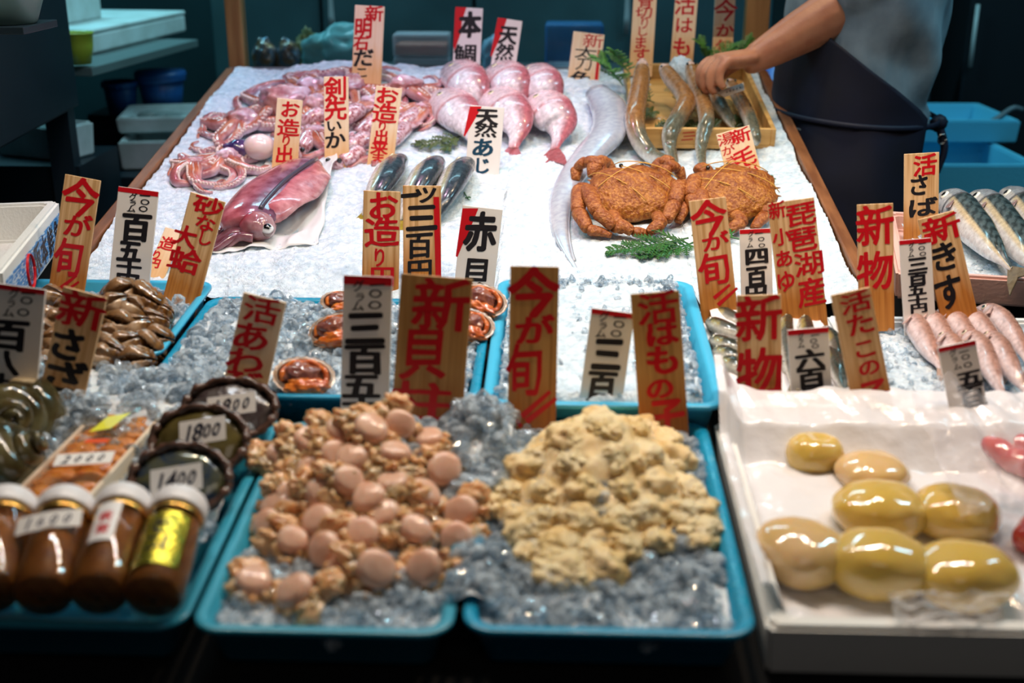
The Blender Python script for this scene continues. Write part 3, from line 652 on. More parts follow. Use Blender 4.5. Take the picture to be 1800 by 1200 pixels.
# sea bream
def c_tai(s, c, q):
    if s < .36: base = lerp((.86,.68,.71), (.70,.30,.32), (c+.0)/.9)
    else: base = lerp((.84,.78,.84), (.50,.14,.17), (c+.12)/.75)
    if s > .40 and c > -.25 and math.sin(math.atan2(q, c)*46) > .2: base = tuple(a*.84 for a in base)
    if .4 < s < .9 and math.sin(s*170)*math.sin(math.atan2(q, c)*46) > .55: base = tuple(min(1, a*1.2) for a in base)
    if .355 < s < .385: base = (.62,.28,.30)
    if s > .9: base = lerp(base, (.52,.12,.13), (s-.9)*8)
    return base
tprof = ((0,.03,.08,.18,.34,.52,.70,.86,1), (.25,.5,.72,.95,1,.88,.60,.30,.20), (.15,.4,.65,.9,1,.86,.55,.25,.12))
for lab, q, tl in (('sea bream at the back left of the six, its body showing above the others', ((790,118,.005),(818,140,.040),(835,168,.035),(838,195,.005)), None),
    ('sea bream in the middle of the back row of the six', ((866,122,.01),(893,140,.042),(906,168,.036),(905,196,.005)), None),
    ('sea bream at the back right of the six, next to the beltfish tag', ((925,125,.005),(950,146,.036),(965,172,.03),(965,200,.005)), None),
    ('sea bream at the front left of the six, partly behind the red cornered tag', ((765,168,.005),(800,192,.036),(826,222,.034),(838,262,.008)), (.06,.075,(.40,.10,.11))),
    ('sea bream in the middle of the front row, tail fin pointing at the viewer', ((852,166,.008),(890,190,.044),(910,222,.040),(902,262,.010)), (.075,.085,(.40,.10,.11))),
    ('sea bream at the front right of the six, tail spread on the ice', ((935,172,.005),(968,196,.040),(987,224,.036),(974,264,.010)), (.075,.085,(.40,.10,.11)))):
    fish('sea_bream', lab, 'fish', 'sea bream on the ice', sp(S, *q), (.80,.42,.42), .046, .030, c_tai, tprof, tl, (.20,-.15,.0075,(.8,.7,.4)), n=44, nseg=56)
# horse mackerel
def c_aji(s, c, q):
    b = lerp((.78,.78,.74), (.03,.045,.06), (c+.05)/.5)
    if abs(c-.12) < .12 and s > .3: b = (.42,.40,.25)
    if .2 < s < .235: b = (.10,.10,.09)
    if s < .2: b = lerp(b, (.35,.30,.24), .4)
    return b
for lab, q in (('horse mackerel on the left of the three, yellow tail on the ice', ((698,284,.005),(684,302,.034),(660,340,.030),(641,380,.006))),
               ('horse mackerel in the middle of the three, behind the pine tags', ((765,288,.005),(748,306,.034),(724,346,.030),(706,388,.006))),
               ('horse mackerel on the right of the three, behind the black lettered pine tag', ((815,290,.005),(802,308,.034),(780,350,.030),(757,395,.006)))):
    fish('horse_mackerel', lab, 'fish', 'horse mackerel on the ice', sp(S, *q), (.75,.35,.5), .033, .022, c_aji, tprof, (.05,.05,(.40,.30,.04)), (.15,.25,.006,(.8,.75,.5)), n=36, nseg=40)
# beltfish
def c_belt(s, c, q):
    b = lerp((.72,.75,.82), (.52,.55,.63), c); v = .97+.03*math.sin(s*300); return tuple(x*v for x in b)
bp = catmull(sp(S, (1050,162,.03),(1072,195,.034),(1068,235,.03),(1038,270,.02),(1005,312,.012),(986,355,.008),(985,405,.006),(1000,450,.004),(1022,486,.002)), 44)
t = thing('beltfish', 'long silver beltfish curving down the ice to a thin tail', 'fish', bp[20])
mk('body', sweep(bp, np.interp(np.linspace(0,1,44), (0,.1,.3,.45,.6,.75,.88,1), (.026,.036,.038,.030,.022,.014,.005,.001)), np.interp(np.linspace(0,1,44), (0,.1,.3,.6,.88,1), (.016,.020,.018,.009,.003,.0008)), up=(.9,.35,.25), n=16, colf=c_belt), mat('beltfish_skin', attr=True, rough=.25, metal=.35, coat=.3, c2=(.8,.8,.85), nscale=90), t)
fpts = [bp[i]+np.array((.9,.35,.25))*np.interp(i/43, (0,.1,.3,.45,.6,.75,.88,1), (.026,.036,.038,.030,.022,.014,.005,.001))*.95 for i in range(4, 40)]
mk('dorsal_fin', sweep(fpts, .004, .0008, up=(.9,.35,.25), n=6), mat('beltfish_fin', (.40,.43,.50), .3), t)

# ---- conger eels draped over their crate
cA, cB = P(1112, 266, S), P(1362, 246, S); crx0, crx1, cry0, cry1 = cA[0], cB[0]-.012, cA[1]+.0, 2.715
Mcr = planeM((crx0+crx1)/2, (cry0+cry1)/2, S, .006); cw, cdp = crx1-crx0, (cry1-cry0)/math.cos(math.atan(S[2]))
t = thing('fish_crate', 'shallow pine crate lined with green leaves holding the conger eels', 'crate', m=Mcr)
mk('crate_floor', box(-cw/2, cw/2, -cdp/2, cdp/2, 0, .008, .001, 1), M_CRATE, t, False, local=True)
for nm, b in (('side_wall', (-cw/2,-cw/2+.009,-cdp/2,cdp/2,.008,.040)), ('side_wall', (cw/2-.009,cw/2,-cdp/2,cdp/2,.008,.040)), ('front_wall', (-cw/2+.009,cw/2-.009,-cdp/2,-cdp/2+.009,.008,.040)), ('back_wall', (-cw/2+.009,cw/2-.009,cdp/2-.009,cdp/2,.008,.040))):
    w_ = mk(nm, box(*b, .001, 1), M_CRATE, t, False, local=True)
    if nm == 'front_wall': w1 = w_
MX[w1.name] = MX[t.name]
st = [((np.array([(-.03+dx-.012, -cdp/2-.0006, .026+dz), (-.03+dx+.012, -cdp/2-.0006, .028+dz), (-.03+dx+.010, -cdp/2-.0006, .031+dz), (-.03+dx-.011, -cdp/2-.0006, .029+dz)])), [(0,1,2,3)]) for dx, dz in ((0,.004),(.002,-.003),(-.002,-.010))]
mk('red_stamp', join(*st), mat('faded_red_stamp', (.42,.06,.02), .6), w1, False, local=True)
def c_eel(s, c, q):
    if s < .07: return lerp((.82,.66,.60), (.66,.42,.34), c)
    st = .5+.5*nz((s*14, c*2.2, q*2.2), 1.6)
    b = lerp((.74,.66,.60), lerp((.40,.19,.06), (.22,.095,.03), st), (c+.35)/.75)
    g = lerp((.74,.74,.68), lerp((.20,.19,.13), (.07,.07,.045), st), (c+.15)/.75)
    return lerp(b, g, (s-.52+.1*c)/.12)
eprof = lambda r: (np.interp(np.linspace(0,1,60), (0,.015,.05,.10,.16,.35,.6,.8,.93,1), (.16,.38,.66,.82,.90,1,.90,.70,.45,.14))*r)
for lab, q, r in (('conger eel hanging over the crate front, leftmost, tail curling behind the crab', ((1130,104,.100),(1127,140,.086),(1119,185,.066),(1116,215,.056),(1124,246,.036),(1146,274,.020),(1170,284,.022),(1186,298,.022)), .0195),
    ('conger eel with an S bend, second from the left in the crate', ((1163,114,.092),(1180,138,.078),(1206,176,.066),(1192,208,.056),(1178,234,.046),(1178,262,.026),(1188,300,.014)), .0185),
    ('conger eel hanging straight under the fist, third from the left', ((1212,108,.098),(1219,136,.080),(1236,180,.066),(1242,212,.054),(1236,236,.042),(1232,264,.026),(1234,302,.014)), .0160),
    ('dark conger eel in the crate behind the white slip', ((1248,150,.05),(1258,170,.045),(1272,195,.042),(1290,226,.034)), .0155),
    ('conger eel nearest the right side wall of the crate', ((1280,140,.05),(1298,170,.048),(1316,205,.050),(1326,236,.048),(1331,256,.034)), .0150)):
    pth = catmull(sp(S, *q), 60); t = thing('conger_eel', lab, 'eel', pth[30], 'conger eels in the crate')
    mk('body', sweep(pth, eprof(r), eprof(r)*1.02, up=(.45,-.3,1), n=28, colf=c_eel), M_SKIN, t)
    ln = [pth[i]+np.array((.7,.2,.35))*eprof(r)[i]*.9 for i in range(12, 57)]
    mk('dorsal_fin', sweep(ln, .0045, .001, up=(.7,.2,.4), n=6), mat('eel_fin', (.16,.11,.07), .3), t)
    e = pth[4]; hd = [blob(e+np.array((sx*.008, -.006, .008)), .0028, 2, 0) for sx in (-1,1)]; mk('eye', join(*hd), mat('black_eye', (.005,.005,.006), .1, coat=1), t)
    jw = blob(pth[1]+np.array((0,.002,-.008)), (.007,.010,.004), 2, .1); mk('jaw', jw, mat('eel_jaw', (.75,.50,.45), .3, sss=.2), t)
pI = PS(1196,128,.05)
tag(mk('ice_lump', blob(pI, (.028,.02,.035), 4, .18, 2.5, 3, oct=4), M_ICE), 'lump of packed pinkish ice between the eel heads', 'ice')

# ---- squid, octopus
def c_tent(s, c, q): return lerp((.80,.60,.70), lerp((.60,.27,.29), (.60,.20,.09), (math.sin(s*9)+1)/2), (c+.05)/.9)
def tentacle(p0, ang, L, r0, curl, n=26, zoff=0., zfun=S_ice, seed=0.):
    pts = []; x, y = p0[0], p0[1]; a = ang
    for i in range(n):
        u = i/(n-1); r = r0*(1-u)**.8+.0022
        z = max(zfun(x, y)+r*.8, p0[2]*(1-u)**3+(zfun(x,y)+r)*(1-(1-u)**3)); pts.append((x, y, z+zoff))
        a += curl*(.4+2.2*u*u)/n+.35*noise.noise(Vector((seed, i*.22, 0))); x += math.cos(a)*L/n; y += math.sin(a)*L/n
        x = max(XL+.03, x); y = min(SY1-.04, y)
    return np.array(pts), np.array([r0*(1-i/(n-1))**.8+.0022 for i in range(n)])
def suckers(p, r, side, step=1.0):
    parts = []; Vs, Fs = ico(1); T = np.gradient(p, axis=0); i = 2.
    V = []; F = []; n = 0
    while i < len(p)-4:
        k = int(i); l = unit(np.cross(T[k], (0,0,1)))*side
        for dd in (-.35,.35):
            c = p[k]+l*r[k]*.75+np.array((0,0,1))*r[k]*(.45+dd*.5)+unit(T[k])*dd*r[k]; q = Vs*r[k]*np.array((.34,.34,.34))+c
            V.append(q); F += [tuple(a+n for a in f) for f in Fs]; n += len(Vs)
        i += step
    return np.concatenate(V), F
M_SUCK = mat('octopus_sucker', (.86,.66,.62), .2, sss=.2, coat=.4)
M_SHINE = mat('squid_mantle', (.74,.50,.55), .12, c2=(.38,.12,.14), nscale=170, sss=.3, coat=.8, lo=.44, hi=.62)
def octopus(lab, px, py, rm, n, L, seed, a0=0, a1=6.28, zl=.02):
    c = PS(px, py, zl); t = thing('octopus', lab, 'octopus', c, 'octopuses on the ice')
    B = blob(c+np.array((0,.0,rm*.15)), (rm, rm*.9, rm*.62), 4, .30, 1.7, seed, oct=3)
    cl = [lerp((.84,.66,.77), (.60,.24,.19), .32+1.1*nz(v, 26, seed)) for v in B[0]]; mk('mantle', B, M_FLESH, t, cols=cl)
    for k in range(n):
        ang = a0+(a1-a0)*(k+.5)/n+random.uniform(-.2,.2); p, r = tentacle(c+np.array((math.cos(ang)*rm*.6, math.sin(ang)*rm*.6, 0)), ang, L*random.uniform(.7,1.2), random.uniform(.0085,.0125), random.choice((-1,1))*random.uniform(1.8,5.2), seed=seed+k*1.7)
        a = mk('arm', sweep(p, r, n=10, colf=c_tent), M_FLESH, t); mk('suckers', suckers(p, r, random.choice((-1,1)), 1.), M_SUCK, a)
octopus('octopus heaped at the back left corner of the ice, below the first pale tag', 500,185,.055, 8, .30, 3, 0, 6.28)
octopus('octopus with arms curling along the left side board', 425,215,.034, 8, .22, 9, 0, 6.28)
octopus('orange octopus heaped under the back left wooden tag', 610,158,.040, 8, .26, 15, 0, 6.28)
octopus('octopus at the back middle beside the sea bream', 715,156,.036, 8, .20, 23, 2.0, 7.2)
octopus('small octopus at the front of the heap, next to the large squid', 400,280,.026, 8, .15, 31, 0, 6.28)
octopus('small octopus between the two red lettered pale tags', 552,236,.024, 8, .13, 37, 0, 6.28)
octopus('small octopus at the front left edge of the heap, nearest the clam tag', 345,290,.020, 8, .12, 44, 0, 6.28)
octopus('octopus between the first pale tag and the back wooden tag', 555,190,.034, 8, .20, 52, 0, 6.28)
octopus('octopus high at the back, left of the back wooden tag', 545,155,.030, 8, .22, 61, 0, 6.28)
octopus('octopus in the middle of the heap, right of the squid tag', 660,185,.030, 8, .16, 77, 2.4, 7.0)
octopus('small octopus in front of the sea bream end of the heap', 740,192,.020, 8, .11, 83, 2.4, 7.4)
p = PS(418,262,.03); tag(mk('ink_sac', blob(p, (.026,.020,.018), 3, .25, 2, 4), mat('purple_black_flesh', (.035,.02,.10), .12, c2=(.16,.10,.24), nscale=40, coat=.6)), 'dark purple ink sac lying among the octopus arms', 'ink sac')
p = PS(456,258,.03); tag(mk('squid_mantle', blob(p, (.030,.026,.024), 4, .05, 1.2, 4), mat('pale_mantle', (.88,.70,.70), .12, sss=.35, coat=.6)), 'smooth pale round mantle beside the dark ink sac', 'squid')
# small spear squid heap
def small_squid(lab, q, r, seed):
    p = catmull(sp(S, *q), 18); t = thing('small_squid', lab, 'squid', p[8], 'small spear squid heap')
    u = np.linspace(0,1,18); rr = np.interp(u, (0,.1,.3,.7,1), (.15,.55,1,.95,.75))*r
    mk('mantle', sweep(p, rr*.8, rr, n=14), M_SHINE, t)
    fn = prism([p[1], p[2]+np.array((r*1.7,.004,.004)), p[6]+np.array((r*.9,0,.004)), p[6]-np.array((r*.9,0,-.004)), p[2]+np.array((-r*1.7,.004,.004))], (0,-.3,1), .001); mk('fin', fn, M_SHINE, t, False)
    d = unit(p[-1]-p[-3]); h = blob(p[-1]+d*r*.7, r*.72, 3, .08, 1.5, seed); mk('head', h, M_SHINE, t)
    mk('eye', join(*[blob(p[-1]+d*r*.8+np.array((sx*r*.5, -.3*r, r*.5)), r*.26, 2, 0) for sx in (-1,1)]), mat('black_eye', (.005,.005,.006), .1), t)
    for k in range(7):
        a = math.atan2(d[1], d[0])+(k-3)*.25; pt, rt_ = tentacle(p[-1]+d*r*1.2, a, .05*random.uniform(.7,1.3), .0038, random.uniform(-2.5,2.5), 14, seed=seed+k)
        mk('arm', sweep(pt, rt_, n=7, colf=lambda s,c,q: lerp((.75,.50,.48), (.45,.16,.16), (c+.2))), M_FLESH, t)
for i, q in enumerate((((640,188,.03),(618,200,.036),(590,222,.02)), ((690,200,.02),(660,214,.03),(630,236,.02)), ((720,215,.01),(700,236,.02),(672,262,.015)), ((655,236,.02),(630,250,.022),(600,264,.016)),
                       ((560,222,.02),(545,240,.02),(530,262,.014)), ((745,190,.012),(724,204,.02),(700,222,.014)), ((640,262,.014),(622,272,.014),(600,284,.01)), ((575,196,.03),(552,205,.03),(530,220,.02)))):
    small_squid('small reddish spear squid in the glistening heap behind the writing tags', q, .021-.001*(i%3), i*4.)
# large squid on its paper
def pap(u, v, p):
    z = S_ice(p[0], p[1])+.006+.008*noise.noise(Vector((u*4, v*5, 1)))+.004*noise.noise(Vector((u*11, v*9, 4)))+(.018*max(0, u-.75)*4*(1-v)); return (p[0]+.008*nz((u,v,0),6), p[1], z)
VF = sheet((PS(556,272), PS(600,318), PS(556,425), PS(372,452)), 40, 30, pap)
VF = sheet((PS(470,285), PS(592,290), PS(560,432), PS(374,450)), 44, 34, pap)
o = mk('paper_sheet', VF, mat('translucent_paper', (.90,.90,.90), .35, trans=.25), smooth=True); md = o.modifiers.new('s', 'SOLIDIFY'); md.thickness = .0008
tag(o, 'crinkled white paper under the large squid', 'paper sheet')
t = thing('large_squid', 'large purple and pink squid with a round eye lying on white paper', 'squid', PS(470,360))
ms = catmull(sp(S, (556,284,.020),(530,300,.028),(480,336,.034),(440,378,.030),(432,400,.024)), 26)
u = np.linspace(0,1,26); rr = np.interp(u, (0,.08,.25,.55,.85,1), (.10,.40,.80,1,.92,.7))*.050
def c_sq(s, c, q):
    v = .5+.5*nz((s*5, c*1.5, q*1.5), 2.2); b = lerp((.11,.05,.10), (.36,.20,.31), v)
    return lerp(b, (.55,.17,.20), .9 if q > .15 else max(0, (q+.35))*1.5)
mk('mantle', sweep(ms, rr*.55, rr*1.02, up=(0,-.2,1), n=24, colf=c_sq), M_FLESH, t)
side = unit(np.cross(ms[20]-ms[4], (0,0,1))); 
if side[0] < 0: side = -side
ff = []
for k in range(3, 22): ff.append(ms[k]+side*rr[k]*.55+np.array((0,0,rr[k]*.40)))
fin = []; nf = len(ff)
for j in range(7):
    for k in range(nf):
        v = j/6; fin.append(ff[k]+side*.055*v*math.sin(math.pi*(k+1.5)/(nf+2))+np.array((0,0,-.022*v*v+.004*math.sin(k*.9+v*3)*v)))
F = [(j*nf+k, j*nf+k+1, (j+1)*nf+k+1, (j+1)*nf+k) for j in range(6) for k in range(nf-1)]
o = mk('fin', (np.array(fin), F), M_FLESH, t, cols=[lerp((.60,.14,.18), (.70,.40,.42), (i//nf)/6+.3*nz(fin[i], 30)) for i in range(len(fin))]); md = o.modifiers.new('s', 'SOLIDIFY'); md.thickness = .003
mk('fin_ridge', sweep([a+np.array((0,0,.003)) for a in ff], .004, n=8), mat('dark_ridge', (.07,.06,.09), .2), t)
hc = PS(452,398,.024)
Hd = blob(hc, (.030,.030,.024), 4, .1, 1.5, 5); mk('head', Hd, M_FLESH, t, cols=[lerp((.34,.03,.06), (.45,.28,.30), (v[0]-hc[0])*22+.5+.5*nz(v, 40)) for v in Hd[0]])
for ex, ey, er in ((470,404,.011),(436,392,.009)):
    ec = PS(ex, ey, .028); Ve, Fe = ico(3); zz = unit((.15,-.6,.8)); xx = unit(np.cross((0,0,1), zz)); yy = np.cross(zz, xx)
    cl = np.where(Ve[:,2:3] > .82, np.array([[.004,.004,.005]]), np.where(Ve[:,2:3] > .35, np.array([[.85,.85,.86]]), np.array([[.20,.12,.12]]))); mk('eye', ((Ve[:,0:1]*xx+Ve[:,1:2]*yy+Ve[:,2:3]*zz)*er+ec, Fe), mat('fish_eye', attr=True, rough=.08, coat=1), t, cols=cl)
for k, (a, b) in enumerate((((430,404),(388,412)),((432,408),(384,420)),((436,412),(380,430)),((440,416),(378,438)),((428,400),(392,404)),((445,418),(396,434)))):
    A, B = PS(*a, .016), PS(*b, .006); Mm = (A+B)/2+np.array((0,.004,.008)); pt = catmull([A, Mm, B, B+np.array((-.02,-.012,-.002))], 16)
    mk('arm', sweep(pt, np.linspace(.009,.003,16), n=9, colf=lambda s,c,q: lerp((.42,.22,.26), (.22,.09,.12), (c+.3))), M_FLESH, t)

# ---- hairy crabs
def crab(lab, cpx, legs, claws, s, sx=1., string=True, rot=0.):
    c = PS(*cpx, .035); t = thing('hairy_crab', lab, 'crab', (c[0], c[1], c[2]-.03), 'hairy crabs')
    V, F = ico(5); V = V.copy(); U = V.copy()
    for i, v in enumerate(U):
        x, y, z = v; r = 1+.05*math.sin(6*math.atan2(y, x))+.035*fbm(v, 3, 2.)+.012*fbm(v, 14, 1)
        zz = z*(.42 if z > 0 else .30); V[i] = (x*.080*r, y*.068*r*(1.0-.10*y), zz*.075*r+(.006*g2(x,y,-.35,.1,.3,.3)+.006*g2(x,y,.35,.1,.3,.3)+.006*g2(x,y,0,-.3,.3,.3) if z > 0 else 0))
    Rm = np.array((Matrix.Rotation(math.radians(24), 3, 'X')@Matrix.Rotation(rot, 3, 'Z'))); V = V@Rm.T*s+c
    cl = [lerp((.36,.110,.010), (.58,.255,.038), .45+.8*fbm(v, 5, 1)-.35*v[1]) for v in U]
    cp = mk('carapace', (V, F), M_CRAB, t, cols=cl)
    spn = []
    for a in list(np.linspace(.5, 2.64, 11))+list(np.linspace(2.9, 4.2, 5))+list(np.linspace(5.2, 6.5, 5)):
        d = np.array((math.cos(a)*.080, math.sin(a)*.066, 0.0)); q0 = Rm@d*.94*s+c; q1 = Rm@(d*1.10)*s+c; spn.append(sweep([q0,(q0+q1)/2,q1], [.0035*s,.002*s,.0005], n=6))
    j = join(*spn); mk('spines', j, M_CRAB, cp, cols=np.tile((.50,.20,.05), (len(j[0]),1)))
    rim = [c+Rm@np.array((math.cos(a)*.074, math.sin(a)*.064, -.008+.004*math.sin(a*9)))*s for a in np.linspace(3.5, 5.9, 30)]
    mk('rear_rim', sweep(rim, .0030*s, n=7), mat('rim_shell', (.42,.25,.12), .35), cp)
    for nm, jl in [('leg', l) for l in legs]+[('claw', l) for l in claws]:
        pts = [PS(a, b, h) for a, b, h, r in jl]; rs = [r for *_, r in jl]; seg = []; cc = []
        for k in range(len(pts)-1):
            pth = catmull([pts[k], (pts[k]+pts[k+1])/2+np.array((0,0,.002)), pts[k+1]], 9); f = np.array((.80,1.0,1.04,1.03,1.01,.99,.97,.93,.80)); rr = np.linspace(rs[k], rs[k+1], 9)*f
            seg.append(sweep(pth, rr*.66, rr*.86, up=(0,-.3,1), n=10, twist=.3))
        j = join(*seg); cl = [lerp((.36,.105,.014), (.58,.235,.060), .5+.8*nz(v, 60)) for v in j[0]]; mk(nm, j, M_CRAB, t, cols=cl)
    if string:
        for a, b in (((-.075,.035),(.02,-.055)),((.078,.03),(-.03,.065)),((-.06,-.02),(.03,.06)),((.075,-.03),(-.02,.03))):
            L = []
            for k in range(12):
                u = k/11; x, y = a[0]+(b[0]-a[0])*u, a[1]+(b[1]-a[1])*u; z = .034*math.sqrt(max(.02, 1-(x/.084)**2-(y/.072)**2))+.003; L.append(Rm@np.array((x,y,z))*s+c)
            mk('string', sweep(L, .0009, n=5), mat('yellow_string', (.62,.34,.06), .5), t)
    el = [blob(Rm@np.array((sxx*.018, .066, .008))*s+c, .004*s, 2, 0) for sxx in (-1,1)]; mk('eye', join(*el), mat('black_eye', (.005,.005,.006), .1), t)
    return t
crab('whole hairy crab facing away on the ice, tied with yellow string', (1112,338),
     [((1060,318,.03,.013),(1052,288,.055,.017),(1030,284,.055,.015),(1014,296,.035,.014),(1012,318,.02,.010)),
      ((1062,352,.03,.013),(1030,332,.050,.015),(1050,372,.040,.017),(1078,400,.022,.013),(1092,406,.012,.010)),
      ((1040,335,.03,.012),(1018,330,.042,.015),(1016,372,.030,.016),(1034,404,.016,.014),(1075,414,.010,.008)),
      ((1075,375,.02,.013),(1085,394,.024,.015),(1112,408,.016,.013),(1140,412,.010,.009)),
      ((1165,318,.03,.013),(1172,292,.052,.016),(1192,296,.045,.014),(1200,318,.025,.010)),
      ((1170,345,.03,.013),(1196,322,.050,.015),(1186,358,.038,.016),(1172,388,.022,.013)),
      ((1180,338,.03,.012),(1208,322,.044,.014),(1206,358,.030,.014),(1192,390,.014,.010)),
      ((1155,378,.02,.013),(1162,394,.024,.015),(1140,410,.016,.011))],
     [((1075,305,.03,.014),(1062,284,.050,.018),(1046,292,.055,.018),(1040,312,.04,.010)), ((1150,300,.03,.014),(1166,284,.045,.017),(1180,286,.045,.014))], 1.0)
crab('second hairy crab, half hidden by the tags at the right of the ice', (1284,338),
     [((1240,330,.03,.013),(1222,312,.05,.016),(1214,345,.04,.016),(1228,380,.02,.013)), ((1245,350,.03,.013),(1232,336,.045,.015),(1236,372,.03,.015),(1260,398,.012,.010)),
      ((1325,322,.03,.013),(1336,305,.045,.016),(1346,335,.03,.014),(1340,365,.015,.010)), ((1320,345,.03,.013),(1344,342,.04,.015),(1346,378,.025,.014),(1325,402,.012,.010)), ((1290,375,.02,.013),(1305,392,.022,.015),(1280,406,.012,.011))],
     [((1250,312,.03,.013),(1240,296,.045,.016),(1226,302,.045,.015))], 1.0, rot=.25)

# ---- mackerel, whiting, ayu
def c_saba(s, c, q):
    b = lerp((.80,.80,.82), (.70,.62,.45), (c+.3)/.5) if c < .25 else lerp((.16,.20,.20), (.05,.09,.10), c)
    if c > .2 and s > .2 and math.sin(s*95+3*math.sin(c*9)) > .1: b = tuple(x*.35 for x in b)
    if s < .28: b = lerp(b, (.50,.54,.60), .55)
    if .285 < s < .305: b = (.10,.10,.11)
    if .3 < s and -.15 < c < .25: b = lerp(b, (.70,.50,.20), .45)
    return b
MH = .004
fprof = ((0,.03,.08,.18,.35,.55,.75,.9,1), (.15,.42,.64,.86,1,.92,.60,.24,.11), (.12,.40,.64,.88,1,.88,.52,.20,.08))
for lab, q, tl in (('mackerel nearest the pine tags, its eye open and tail over the box edge', ((1652,346,.02),(1680,360,.026),(1712,398,.028),(1746,438,.024),(1778,474,.012)), (.04,.05,(.20,.16,.10))),
               ('mackerel in the middle of the right hand box', ((1704,346,.02),(1736,362,.028),(1772,405,.030),(1808,450,.024),(1842,486,.012)), (.04,.05,(.20,.16,.10))),
               ('mackerel at the right edge of the picture, only its head and shoulder showing', ((1762,338,.02),(1790,358,.028),(1826,400,.028),(1860,444,.022),(1890,480,.012)), (.04,.05,(.20,.16,.10)))):
    fish('mackerel', lab, 'fish', 'mackerel in the box', sp(PLM, *[(a,b,h+MH) for a,b,h in q]), (.70,.05,.75), .030, .023, c_saba, fprof, tl, (.20,-.02,.0085,(.92,.90,.80)), pect=(.33,.03,(.45,.30,.30)), n=60, nseg=40)
def c_kisu(s, c, q):
    b = lerp((.86,.72,.74), (.46,.24,.18), (c+.1)/.8)
    if c > .1 and nz((s*40, c*6, q*3)) > .25: b = tuple(x*.75 for x in b)
    if .195 < s < .23: b = (.42,.18,.15)
    if s < .20: b = lerp(b, (.70,.46,.42), .5)
    return b
PLK = (1.30, pz(T2, 1.30)-.030, T2[2])
KQ = (('leftmost whiting, belly opened', (1592,548,.012),(1612,575,.016),(1634,615,.014),(1654,648,.008)),
      ('second whiting from the left in the back row', (1616,548,.012),(1640,566,.016),(1664,600,.014),(1685,640,.006)),
      ('third whiting from the left in the back row', (1648,545,.012),(1676,562,.016),(1706,600,.014),(1726,640,.006)),
      ('fourth whiting from the left in the back row', (1680,543,.012),(1712,562,.016),(1744,600,.014),(1770,650,.006)),
      ('rightmost whiting in the back row beside the white rim', (1716,541,.012),(1752,556,.016),(1786,596,.014),(1808,640,.008)),
      ('whiting with its head just above the film covered tag', (1652,588,.022),(1672,608,.028),(1694,650,.026),(1716,690,.018)),
      ('whiting lying along the right side of the film covered tag', (1684,582,.022),(1718,606,.030),(1742,650,.028),(1768,706,.016)),
      ('front whiting at the right edge, silver belly towards the viewer', (1730,586,.022),(1752,608,.030),(1778,650,.028),(1806,692,.018)))
kprof = ((0,.03,.07,.13,.22,.40,.60,.78,.9,1), (.10,.30,.50,.70,.90,1,.86,.55,.30,.20), (.08,.26,.46,.68,.92,1,.80,.46,.20,.10))
for lab, *q in KQ:
    fish('whiting', lab+', in the ice box', 'fish', 'whiting in the right box', sp(PLK, *q), (.72,.08,.70), .0165, .0135, c_kisu, kprof, (.026,.028,(.55,.38,.30)), (.165,.02,.0044,(.85,.78,.60)), pect=(.28,.016,(.75,.50,.45)), n=44, nseg=30)
def c_ayu(s, c, q):
    b = lerp((.72,.70,.62), (.030,.038,.028), (c+.42)/.5)
    if abs(c) < .2 and .2 < s < .4: b = lerp(b, (.65,.50,.10), .5)
    return b
PLY = (1.30, pz(T2, 1.30)-.018, T2[2])
AQ = (('topmost ayu at the left with a thin dark back', (1250,545,.010),(1272,553,.012),(1300,566,.012),(1330,582,.008)), ('dark ayu with open mouth next to the light blue tray', (1242,562,.010),(1265,574,.014),(1296,586,.014),(1330,602,.010)),
      ('pale bellied ayu below the open mouthed one', (1248,594,.008),(1270,604,.012),(1296,614,.012),(1330,628,.008)), ('ayu in the lower left of the box', (1254,614,.008),(1274,622,.012),(1300,632,.012),(1335,644,.008)),
      ('lowest ayu at the left of the big two character tag', (1264,634,.006),(1284,640,.010),(1305,650,.010),(1335,664,.006)), ('upright ayu with head at the paper edge, right of the big tag', (1384,550,.012),(1380,580,.014),(1384,625,.014),(1392,680,.010)),
      ('ayu with its head behind the six hundred tag', (1412,554,.012),(1416,580,.014),(1424,630,.012),(1440,680,.010)), ('ayu curving down beside the tall octopus roe tag', (1446,574,.012),(1464,600,.016),(1474,636,.014),(1482,672,.010)),
      ('ayu lowest at the right, below its neighbour', (1450,606,.010),(1466,632,.012),(1478,664,.012),(1488,694,.008)), ('ayu lying across under the white tag', (1370,640,.006),(1400,650,.010),(1440,668,.010),(1470,684,.006)))
for lab, *q in AQ:
    fish('ayu', lab, 'fish', 'ayu in the paper lined box', sp(PLY, *q), (.35,.75,.55) if 'left' in lab or 'below' in lab or 'dark' in lab else (.8,.2,.55), .0125, .0085, c_ayu, fprof, (.018,.02,(.35,.30,.20)), (.075,.25,.003,(.75,.70,.5)), n=18, nseg=12)

# ================================================================== FRONT ROWS
# ---- clams (two valves each)
def clam_valve(sg):
    V, F = ico(4); V = V.copy(); cl = []
    for i, (x, y, z) in enumerate(V):
        r = math.hypot(x, y); X = x*.0205; Y = y*.0165; zz = z*.0125
        if z*sg < 0: zz = -.0008*sg*(1-r)
        um = math.exp(-((y-.80)/.45)**2-(x/.45)**2); Y += um*.0035; zz += sg*um*.0035
        d = math.hypot(x, y-.95); zz += sg*.0006*math.sin(d*26); V[i] = (X, Y, zz+sg*.0009)
        b = .5+.5*math.sin(d*19+1.5*nz((x,y,z), 2.)); c = lerp((.085,.036,.011), (.33,.17,.045), b*.9)
        cl.append(lerp(c, (.52,.36,.24), um*1.0))
    return V, F, np.array(cl)
cv = [clam_valve(1), clam_valve(-1)]
c0 = thing('clam', 'brown clam with a pale beak in the heap in the bright blue tray', 'clam', group='clams in the blue tray')
for a in cv: mk('valve', a, M_SHELL, c0, local=True)
